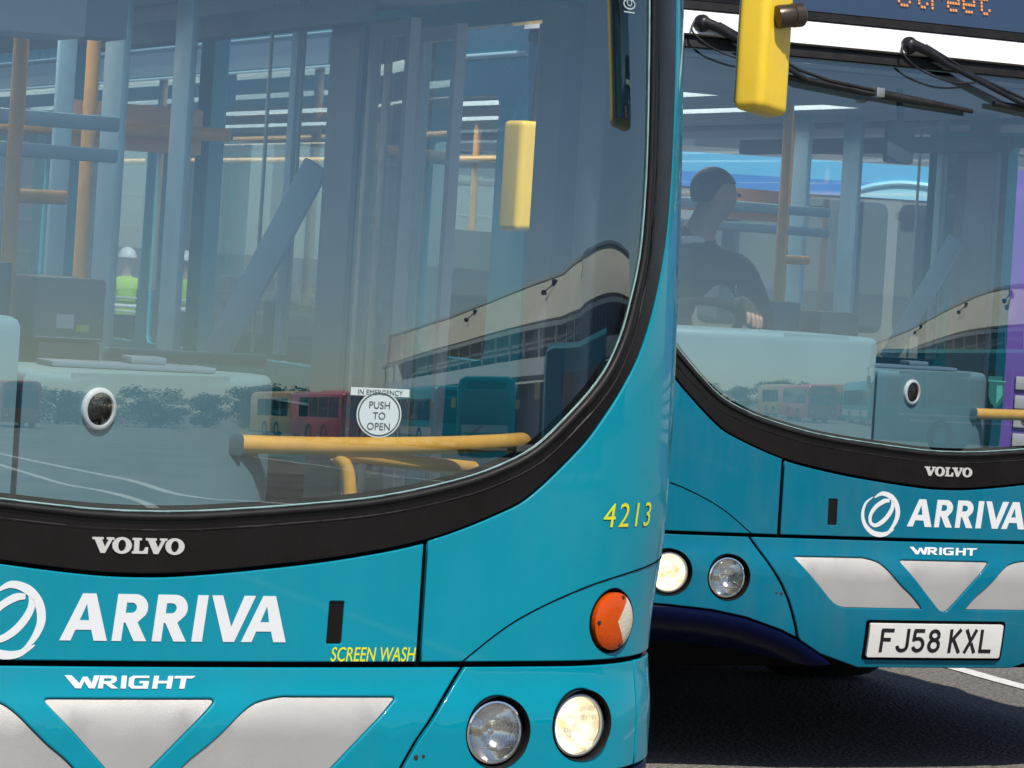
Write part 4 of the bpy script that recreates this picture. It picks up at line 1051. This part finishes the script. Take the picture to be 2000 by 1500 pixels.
def driver():
    # bus-local pose, then placed at the far bus: sits behind the wheel, head turned towards the nearside
    H = (-.40, 1.10, 1.945); ch = []
    pel = (-.58, 1.36, 1.20, .135)
    ch.append((1, [pel, (-.54, 1.33, 1.38, .150), (-.49, 1.28, 1.56, .165), (-.455, 1.22, 1.70, .125), (-.43, 1.17, 1.790, .066)]))
    ch.append((0, [(-.43, 1.17, 1.790, .066), (-.418, 1.150, 1.835, .054), (-.405, 1.11, 1.890, .068), (-.40, 1.105, 1.945, .076), (-.405, 1.12, 1.985, .058)]))
    for s in (1, -1):
        sh = (-.455 + s * .20, 1.19 - .03 * s, 1.665, .072); el = (-.51 + s * .27, .99, 1.47, .052); wr = (-.62 + s * .17, .80, 1.555, .033)
        ch.append((1, [(-.455, 1.22, 1.70, .125), sh, el, (wr[0] + s * .012, wr[1] + .04, wr[2] - .008, .036)])); ch.append((0, [(wr[0] + s * .012, wr[1] + .04, wr[2] - .008, .036), wr]))
        ch += hand_chains(0, wr, (.0, -.9, -.35), (-s, 0, .3), (0, -.4, .9))
        kn = (-.58 + s * .13, .90, 1.16, .072); an = (-.58 + s * .13, .72, .74, .048)
        ch.append((2, [pel, (-.58 + s * .11, 1.22, 1.17, .095), kn, an, (an[0], an[1] - .12, .67, .040)]))
    me = skin_body('person', ch, [SKIN, JACKET, TROUSER]); fw = (.80, -.60, -.05); face(me, (-.405, 1.108, 1.935), fw)
    root = link('person', me); th = .446; root.location = (1.4716 + .06, 11.114 + .03, 0); root.rotation_euler = (0, 0, th)
    tag(root, 'driver in a dark jacket seated at the wheel of the right hand bus, looking sideways', 'person')
    dome('hair', (-.410, 1.116, 1.942), .086, HAIR, 0, fw, root)
    mb = MB()                                   # pale print on the sleeve and a light collar
    for k in range(4):
        for q in range(3):
            u = k * .018; mb.box(-.315 + u * .5 + .001 * q, -.307 + u * .5, 1.085 - .012 * k, 1.088 - .012 * k, 1.60 - u * 1.2 - .012 * q, 1.607 - u * 1.2 - .012 * q)
    link('sleeve_print', mb.mesh('sleeve_print', PAPER, 40), None, root)
    mb = MB(); mb.tube([(-.52, 1.13, 1.755), (-.47, 1.115, 1.765), (-.42, 1.13, 1.76), (-.40, 1.18, 1.775)], .014, 8); link('collar', mb.mesh('collar', PAPER, 60), None, root)
    return root
driver()

def worker(x, y, rz, label, lean):
    ch = []; pel = (0, 0, .96, .15)
    ch.append((1, [pel, (0, .0, 1.14, .16), (0, lean * .4, 1.32, .175), (0, lean * .8, 1.44, .125), (0, lean, 1.51, .062)]))
    ch.append((0, [(0, lean, 1.51, .062), (0, lean * 1.1 - .01, 1.58, .060), (0, lean * 1.2 - .02, 1.65, .088), (0, lean * 1.2 - .01, 1.72, .09)]))
    for s in (1, -1):
        wr = (s * .30, -.10, .90, .032); ch.append((1, [(0, lean * .8, 1.44, .125), (s * .20, lean * .8, 1.42, .075), (s * .29, .03, 1.15, .055), wr])); ch += hand_chains(0, wr, (0, -.2, -1), (-s * .3, -1, 0), (s, 0, 0))
        ch.append((2, [pel, (s * .10, 0, .85, .10), (s * .11, -.02, .50, .072), (s * .12, .02, .10, .050), (s * .12, -.12, .045, .04)]))
    me = skin_body('person', ch, [SKIN, HIVIS, TROUSER]); face(me, (0, lean * 1.2 - .015, 1.70), (0, -1, 0))
    o = link('person', me); o.location = (x, y, 0); o.rotation_euler = (0, 0, rz); tag(o, label, 'person', 'workers in yellow jackets beyond the buses')
    o.scale = (.86, .86, .86)
    dome('hard_hat', (0, lean * 1.2 - .012, 1.735), .118, mat('hat white', (.75, .76, .74), .35), 0, (0, -1, 0), o, brim=1)
    mb = MB()
    for z in (1.10, 1.26): mb.tube([(.172 * math.cos(t), .172 * math.sin(t) * .98 + lean * .3, z) for t in (2 * math.pi * k / 24 for k in range(24))], .016, 6, closed=True)
    link('reflective_band', mb.mesh('reflective_band', mat('reflective band', (.62, .64, .60), .4), 60), None, o)
    return o
worker(-3.95, 33.5, R(200), 'worker in white hard hat and yellow jacket behind the railing, seen through the near bus', .03)
worker(-3.42, 34.2, R(160), 'second yellow jacketed worker half hidden by a window post of the near bus', .02)

# ---------------------------------------------------------------- ground and markings
mb = MB(); mb.add([(-1500, -1500, 0), (1500, -1500, 0), (1500, 1500, 0), (-1500, 1500, 0)], [(0, 1, 2, 3)]); tag(mb.build('ground', ASPHALT), kind='structure')
LINEWHITE = mat('road paint', (.72, .71, .67), .6, noise=(25, .15))
def road_line(pts, wd):
    mb = MB(); P = smoothline(pts, 5); L = []
    for i, p in enumerate(P):
        t = (Vector(P[min(i + 1, len(P) - 1)]) - Vector(P[max(i - 1, 0)])).normalized(); L.append(((p[0] - t.y * wd / 2, p[1] + t.x * wd / 2, .004), (p[0] + t.y * wd / 2, p[1] - t.x * wd / 2, .004)))
    mb.add([q for r in L for q in r], [(2 * i, 2 * i + 1, 2 * i + 3, 2 * i + 2) for i in range(len(L) - 1)])
    tag(mb.build('road_marking', LINEWHITE), kind='structure')
road_line([(1.75, 14.98), (2.01, 14.48), (2.22, 13.95), (2.9, 12.4), (4.2, 9.4)], .095)
road_line([(24, -28), (18.5, -17), (15.5, -10.7), (13.2, -6.9), (13.4, -5.2), (13.9, -3.6), (13.2, -1.5)], .22)
road_line([(17, -17), (13.5, -10.5), (12.6, -8.2), (11.4, -6.0), (10.6, -4.9)], .18)
road_line([(9.0, -8), (7.6, -2.0), (6.2, 2.5), (5.2, 5.0)], .12)
road_line([(30, -20), (22, -6), (19, 4), (18, 12)], .15)

# ---------------------------------------------------------------- station building with the curved canopy (stands behind and to the right of the camera)
CONC = mat('beige cladding', (.80, .73, .59), .7, noise=(.6, .08)); DGLASS = mat('dark glazing', (.02, .035, .045), .08, 0, .3); WFRAME = mat('white frame', (.74, .75, .74), .4); BASEW = mat('base wall', (.12, .12, .12), .7, noise=(1, .2))
def station():
    line = smoothline([(121, -79), (98, -58), (87, -47.5), (74.5, -35.5), (66, -26), (63.8, -18.5), (67.0, -10), (72.5, 0.5), (81, 12), (94, 26)], 8)
    N = []
    for i, p in enumerate(line):
        t = (Vector(line[min(i + 1, len(line) - 1)]) - Vector(line[max(i - 1, 0)])).normalized(); N.append(Vector((-t.y, t.x)) if Vector((-t.y, t.x)).dot(Vector((-60, 30))) < 0 else Vector((t.y, -t.x)))
    q = lambda i, d, z: (line[i][0] + N[i].x * d, line[i][1] + N[i].y * d, z)
    root = empty('station_building', (66, -26, 0)); tag(root, 'bus station building with a curved beige canopy over dark glazing, mirrored in both windscreens', 'building')
    inv = Vector((-66, 26, 0))
    def strip(name, m, prof, parent=None, i0=0, i1=None):
        mb = MB(); i1 = len(line) if i1 is None else i1; n = len(prof); vs = [Vector(q(i, d if z < 9.8 or d > 5 else d * min(1, .1 + i / 9) * (1 + 1.0 * sm((i - 32) / 14)), z)) + inv for i in range(i0, i1) for d, z in prof]
        fs = [(i * n + j, (i + 1) * n + j, (i + 1) * n + (j + 1) % n, i * n + (j + 1) % n) for i in range(i1 - i0 - 1) for j in range(n)] + [tuple(range(n)), tuple(range((i1 - i0 - 1) * n, (i1 - i0) * n))]
        mb.add(vs, fs); return mb.build(name, m, parent or root)
    c = strip('canopy', CONC, [(0, 7.0), (2.3, 9.85), (14, 9.9), (14, 7.3)])
    strip('parapet_trim', WFRAME, [(2.2, 9.86), (2.22, 10.05), (2.8, 10.05), (2.8, 9.88)], c)
    g = strip('glazing', DGLASS, [(2.2, 4.95), (1.4, 6.9), (1.5, 6.9), (2.3, 4.95)])
    for i in range(1, len(line) - 1, 2):
        mb = MB(); mb.bar(Vector(q(i, -.35, 4.92)) + inv, Vector(q(i, -.4, 6.6)) + inv, .12, .12); mb.build('mullion', WFRAME, g)
    strip('rail', WFRAME, [(-.5, 6.5), (-.5, 6.75), (-.3, 6.75), (-.3, 6.5)], g)
    strip('white_fascia', WFRAME, [(-.6, 3.9), (-.4, 4.9), (2.6, 4.9), (2.6, 3.9)])
    strip('base_wall', BASEW, [(4, 0), (4, 3.9), (4.4, 3.9), (4.4, 0)])
    for i in (15, 27, 35):
        mb = MB(); p = Vector(q(i, 1.85 * (1 + sm((i - 32) / 14)), 9.4)) + inv; d = Vector((N[i].x, N[i].y, 0)); mb.bar(p, p - d * .7 + Vector((0, 0, -.5)), .08, .08); mb.box(p.x - d.x * .8 - .15, p.x - d.x * .8 + .15, p.y - d.y * .8 - .15, p.y - d.y * .8 + .15, p.z - .75, p.z - .45, .05); mb.box(p.x - .15, p.x + .15, p.y - .15, p.y + .15, p.z - .2, p.z + .2, .04); mb.build('floodlight', METALDARK, c)
station()

# ---------------------------------------------------------------- other vehicles
BGLASS = mat('bus glass', (.018, .03, .036), .06, 0, .4)
def far_bus(name, label, cat, loc, yaw, L, Hh, paint, band, wz=(1.25, 2.25), group=None, extra=None):
    root = empty(name, loc, yaw); tag(root, label, cat, group); w2 = 1.25
    prof = [(-w2, .30), (-w2, Hh - .35), (-w2 + .08, Hh - .12), (-w2 + .32, Hh), (w2 - .32, Hh), (w2 - .08, Hh - .12), (w2, Hh - .35), (w2, .30)]
    mb = MB(); ys = [(0, .93, .16), (.06, .98, .06), (.22, 1, 0), (L - .15, 1, 0), (L, .96, .05)]; vs = [(x * s, y, z if z < .4 else z - d) for y, s, d in ys for x, z in prof]; n = len(prof)
    fs = [(i * n + j, (i + 1) * n + j, (i + 1) * n + (j + 1) % n, i * n + (j + 1) % n) for i in range(4) for j in range(n)] + [tuple(range(n)), tuple(range(4 * n, 5 * n))]
    mb.add(vs, fs); body = mb.build('body', paint, root)
    for s in (1, -1):
        y = .5; 
        while y + 1.3 < L - .5:
            m2 = MB(); x = s * (w2 + .004); q = roundpoly([(y, wz[0]), (y + 1.42, wz[0]), (y + 1.42, wz[1]), (y, wz[1])], .08, 3); k = len(q)
            m2.add([(x, a, b) for a, b in q] + [(x - s * .02, a, b) for a, b in q], [tuple(range(k))] + [(i, (i + 1) % k, k + (i + 1) % k, k + i) for i in range(k)]); m2.build('side_window', BGLASS, root); y += 1.5
        if band:
            m2 = MB(); m2.box(s * (w2 + .001), s * (w2 + .006), .3, L - .2, .55, .95) if s > 0 else m2.box(s * (w2 + .006), s * (w2 + .001), .3, L - .2, .55, .95); m2.build('side_stripe', band, root)
    m2 = MB(); q = roundpoly([(-1.08, 1.15), (1.08, 1.15), (1.02, Hh - .55), (-1.02, Hh - .55)], .14, 4); k = len(q); m2.add([(a, -.012, b) for a, b in q] + [(a, .03, b) for a, b in q], [tuple(range(k))] + [(i, (i + 1) % k, k + (i + 1) % k, k + i) for i in range(k)]); m2.build('windscreen', BGLASS, root)
    m2 = MB(); m2.box(-.85, .85, -.02, .02, Hh - .48, Hh - .2, .02); m2.build('destination_display', BLACKGLOSS, root)
    for s in (1, -1):
        m2 = MB(); m2.lathe([(.10, 0), (.10, .02), (.07, .035), (.0005, .04)], Matrix.Translation((s * .88, 0.0, .72)) @ Matrix.Rotation(R(90), 4, 'X'), 20); m2.build('headlight', WHITE, root)
        m2 = MB(); m2.box(s * 1.38 - .09, s * 1.38 + .09, -.16, -.06, 1.75, 2.1, .03); m2.build('mirror', YELLOW, root)
    for yc in (2.5, L - 3.2):
        for s in (1, -1):
            m2 = MB(); M = Matrix.Translation((s * 1.12, yc, .47)) @ Matrix.Rotation(R(90 * s), 4, 'Y'); m2.lathe([(.0005, .12), (.2, .10), (.28, .14), (.45, .15), (.47, .11), (.47, -.15), (.2, -.15)], M, 28); m2.build('wheel', TYRE, root)
    if extra: extra(root)
    return root
RED = mat('red paint', (.80, .03, .02), .3, 0, .4); ORANGE = mat('orange paint', (.90, .27, .03), .3, 0, .4); TEALD = mat('sea green paint', (.0, .26, .28), .3, 0, .4)
SKYB = mat('pale blue paint', (.10, .46, .72), .3, 0, .3, noise=(2, .05)); MIDB = mat('mid blue paint', (.03, .22, .60), .3, 0, .3); PALEC = mat('pale cyan paint', (.32, .68, .78), .3, 0, .3); PURPLE = mat('purple paint', (.12, .065, .31), .35, 0, .3)
SILV = mat('silver skirt', (.55, .55, .54), .3, .4)
def side_text(root):
    for z, w0, w1 in ((1.02, 1.0, 7.2), (.86, 1.4, 8.4)):
        mb = MB(); mb.box(-1.258, -1.252, w0, w1, z, z + .055); mb.build('side_stripe', WHITE, root)
def white_ad(root):
    mb = MB(); mb.box(-1.0, 1.0, -.035, -.015, .85, 1.14); mb.build('advert_panel', WHITE, root)
    mb = MB(); mb.bar((.1, -.045, 1.13), (.5, -.045, .86), .01, .09); mb.build('advert_slash', RED, root)
far_bus('parked_bus', 'sea green bus with a white advert strip parked under the curved canopy', 'bus', (43.0, -18.6, 0), R(-118), 11, 2.95, TEALD, None, extra=white_ad)
far_bus('parked_bus', 'orange bus half hidden beside the sea green bus under the canopy', 'bus', (63.5, -35.8, 0), R(-160), 10, 2.9, ORANGE, None)
far_bus('parked_bus', 'bright turquoise bus with a white stripe parked between the sea green and the orange bus', 'bus', (52.5, -26.0, 0), R(-140), 10, 2.85, mat('turquoise paint', (.01, .42, .46), .3, 0, .4), WHITE)
far_bus('parked_bus', 'yellow bus with dark windows parked beyond the red bus by the trees', 'bus', (61.5, -43.0, 0), R(-150), 8, 2.7, mat('amber paint', (.85, .45, .03), .3, 0, .4), None)
far_bus('parked_bus', 'long red bus parked at the end of the canopy by the trees', 'bus', (52.5, -32.0, 0), R(-150), 8, 2.5, RED, None)
far_bus('parked_bus', 'red bus alone in the open yard behind the photographer', 'bus', (50, -57, 0), R(-150), 10, 2.8, RED, WHITE)
far_bus('parked_bus', 'teal bus with a white side stripe waiting across the yard', 'bus', (24.2, -5.6, 0), R(-17), 10.4, 2.9, TEALD, None, wz=(1.35, 2.3), extra=side_text)
def blue_extra(root):
    # local x = -1.25 side faces the camera (yaw chosen so)
    mb = MB(); mb.box(-1.256, -1.251, .25, 11.3, 2.335, 2.45, 0); mb.build('lower_band', MIDB, root)
    mb = MB(); mb.box(-1.256, -1.251, .25, 11.3, 2.4505, 2.60, 0); mb.build('upper_band', SKYB, root)
    for i in range(9):
        y = .9 + i * .62
        mb = MB(); mb.box(-1.22, -.6, y, y + .52, 2.66, 2.78, .01); pod = mb.build('roof_pod', BANDWHITE, root)
        if i % 3 != 1:
            mb = MB(); mb.box(-1.226, -1.221, y + .06, y + .46, 2.675, 2.745); mb.build('pod_grille', METALDARK, pod)
    mb = MB(); c = [(y, z) for y, z in smoothline([(9.85, 2.34), (9.65, 2.42), (9.40, 2.46), (9.1, 2.43), (8.85, 2.30), (8.68, 2.12), (8.60, 1.86)], 6)]
    P = [Vector((-1.262, y, z)) for y, z in c]; mb.tube(P, [.022] * len(P), 8); mb.build('swoosh_stripe', PALEC, root)
    mb = MB(); fill = [p for p in c if p[1] > 2.338]; fill = [(fill[0][0], 2.337)] + fill + [(fill[-1][0], 2.337)]; mb.add([(-1.2585, y, z) for y, z in fill], [tuple(range(len(fill)))]); mb.build('swoosh_fill', PALEC, root)
    f = lambda u, v, h: Vector((-1.258 - h, 8.17 - u, 2.365 + v)); mb = MB()
    v, fs = text_loops('arriva', .115, bold=.003); mb.add([f(p[0], p[1], .001) for p in v], fs); o_, i_ = ell(-.26, .045, .055, .055, 24), ell(-.26, .045, .03, .03, 24)
    mb.add([f(p[0], p[1], .001) for p in o_ + i_], [(k, (k + 1) % 24, 24 + (k + 1) % 24, 24 + k) for k in range(24)]); mb.build('operator_lettering', WHITE, root)
BB = far_bus('parked_bus', 'light blue bus with a pale swoosh parked beyond, seen through the right hand bus', 'bus', (12.3, 26.8, 0), R(90), 11.6, 2.66, mat('warm grey paint', (.13, .13, .115), .4, 0, .2), None, wz=(1.3, 2.30), extra=blue_extra)
def ribs(root):
    for k in range(5):
        mb = MB(); mb.box(-1.27, -1.252, .2, 8.8, .62 + k * .115, .70 + k * .115, .008); mb.build('skirt_rib', SILV, root)
far_bus('parked_bus', 'purple bus with a ribbed silver skirt parked behind the door of the right hand bus', 'bus', (11.84, 21.4, 0), R(90), 9.0, 2.42, PURPLE, None, wz=(1.95, 2.0), extra=ribs)

# ---------------------------------------------------------------- railing, wall and trees
def railing():
    root = empty('railing', (-4.2, 32.3, 0)); tag(root, 'white pedestrian railing in front of the workers beyond the near bus', 'railing')
    mb = MB()
    for k in range(7): mb.tube([(-3 + k, 0, 0), (-3 + k, 0, 1.03)], .025, 8)
    mb.build('post', WFRAME, root)
    for z in (.30, .53, .77, 1.02):
        mb = MB(); mb.tube([(-3, 0, z), (3, 0, z)], .022, 8); mb.build('rail', WFRAME, root)
railing()
def depot():
    root = empty('depot_building', (0, 52, 0)); tag(root, 'long grey depot shed with a pale roof edge far behind both buses', 'building')
    mb = MB(); mb.box(-40, 40, 0, 14, 0, 6.2); mb.build('wall', mat('shed cladding', (.035, .045, .05), .7, noise=(.8, .15), bump=(3, .4)), root)
    mb = MB(); mb.box(-40.3, 40.3, -.4, 14.4, 6.205, 6.7, .05); mb.build('roof', mat('shed roof edge', (.16, .18, .19), .5), root)
    for k in range(9):
        x = -34 + k * 8; mb = MB(); mb.box(x, x + 4.6, -.05, .06, .05, 4.3, .01); d = mb.build('roller_door', mat('roller door', (.05, .065, .075), .5, noise=(4, .1)), root)
        mb = MB()
        for j in range(8): mb.box(x + .02, x + 4.58, -.075, -.052, .4 + j * .5, .43 + j * .5)
        mb.build('door_slat', mat('slat line', (.12, .13, .14), .6), d)
depot()
LEAF = mat('leaf green', (.045, .085, .02), .7, noise=(1.5, .45)); BARK = mat('bark', (.09, .065, .045), .9, noise=(8, .3))
def tree_mesh(seed, h):
    rnd = random.Random(seed); tr = MB(); tr.tube([(0, 0, 0), (.05, .03, h * .25), (.0, .1, h * .5), (.05, 0, h * .8)], [.16, .13, .09, .03], 8); cl = []
    for k in range(9):
        a = rnd.uniform(0, 6.28); r_ = rnd.uniform(.5, 1) * h * .33; z = h * rnd.uniform(.12, .9); e = (r_ * math.cos(a), r_ * math.sin(a), z); tr.tube([(0, .05, h * rnd.uniform(.3, .5)), (e[0] * .5, e[1] * .5, z - .3), e], [.06, .04, .015], 6); cl.append((e, h * rnd.uniform(.12, .2)))
    cl += [((0, 0, h * .85), h * .17), ((0, 0, h * .55), h * .25), ((h * .2, 0, h * .22), h * .22), ((-h * .2, .2, h * .2), h * .22)]; lf = MB()
    for k in range(3200):
        c, r_ = cl[rnd.randrange(len(cl))]; d = Vector((rnd.gauss(0, 1), rnd.gauss(0, 1), rnd.gauss(0, .8))).normalized() * r_ * rnd.uniform(.4, 1.1); p = Vector(c) + d
        u = Vector((rnd.gauss(0, 1), rnd.gauss(0, 1), rnd.gauss(0, 1))).normalized(); v = u.orthogonal().normalized(); s = rnd.uniform(.08, .17); lf.add([p + u * s, p + v * s * .6, p - u * s, p - v * s * .6], [(0, 1, 2, 3)])
    return tr.mesh('trunk', BARK), lf.mesh('crown', LEAF, 30, False)
TM = [tree_mesh(s, 5.0) for s in (3, 11)]
for i, (x, y, k, sc) in enumerate(((70, -77, 0, .55), (75, -71, 1, .6), (66, -84, 1, .5), (84, -66, 0, .5), (89, -70, 1, .62), (60, -92, 0, .7), (46, -90, 1, .6), (98, -78, 0, .8), (72, -74, 1, .45), (68, -80, 0, .62), (57, -85, 1, .5), (80, -62, 1, .55), (74, -79, 0, .42), (79, -74, 1, .5), (87, -76, 0, .6), (94, -74, 1, .75), (63, -88, 1, .45))):
    o = empty('tree', (x, y, 0), i * 1.3); o.scale = (sc * 2.3, sc * 2.3, sc); link('trunk', TM[k][0], None, o); link('crown', TM[k][1], None, o)
    tag(o, 'leafy green tree at the far edge of the yard behind the photographer', 'tree', 'trees along the far edge of the yard')
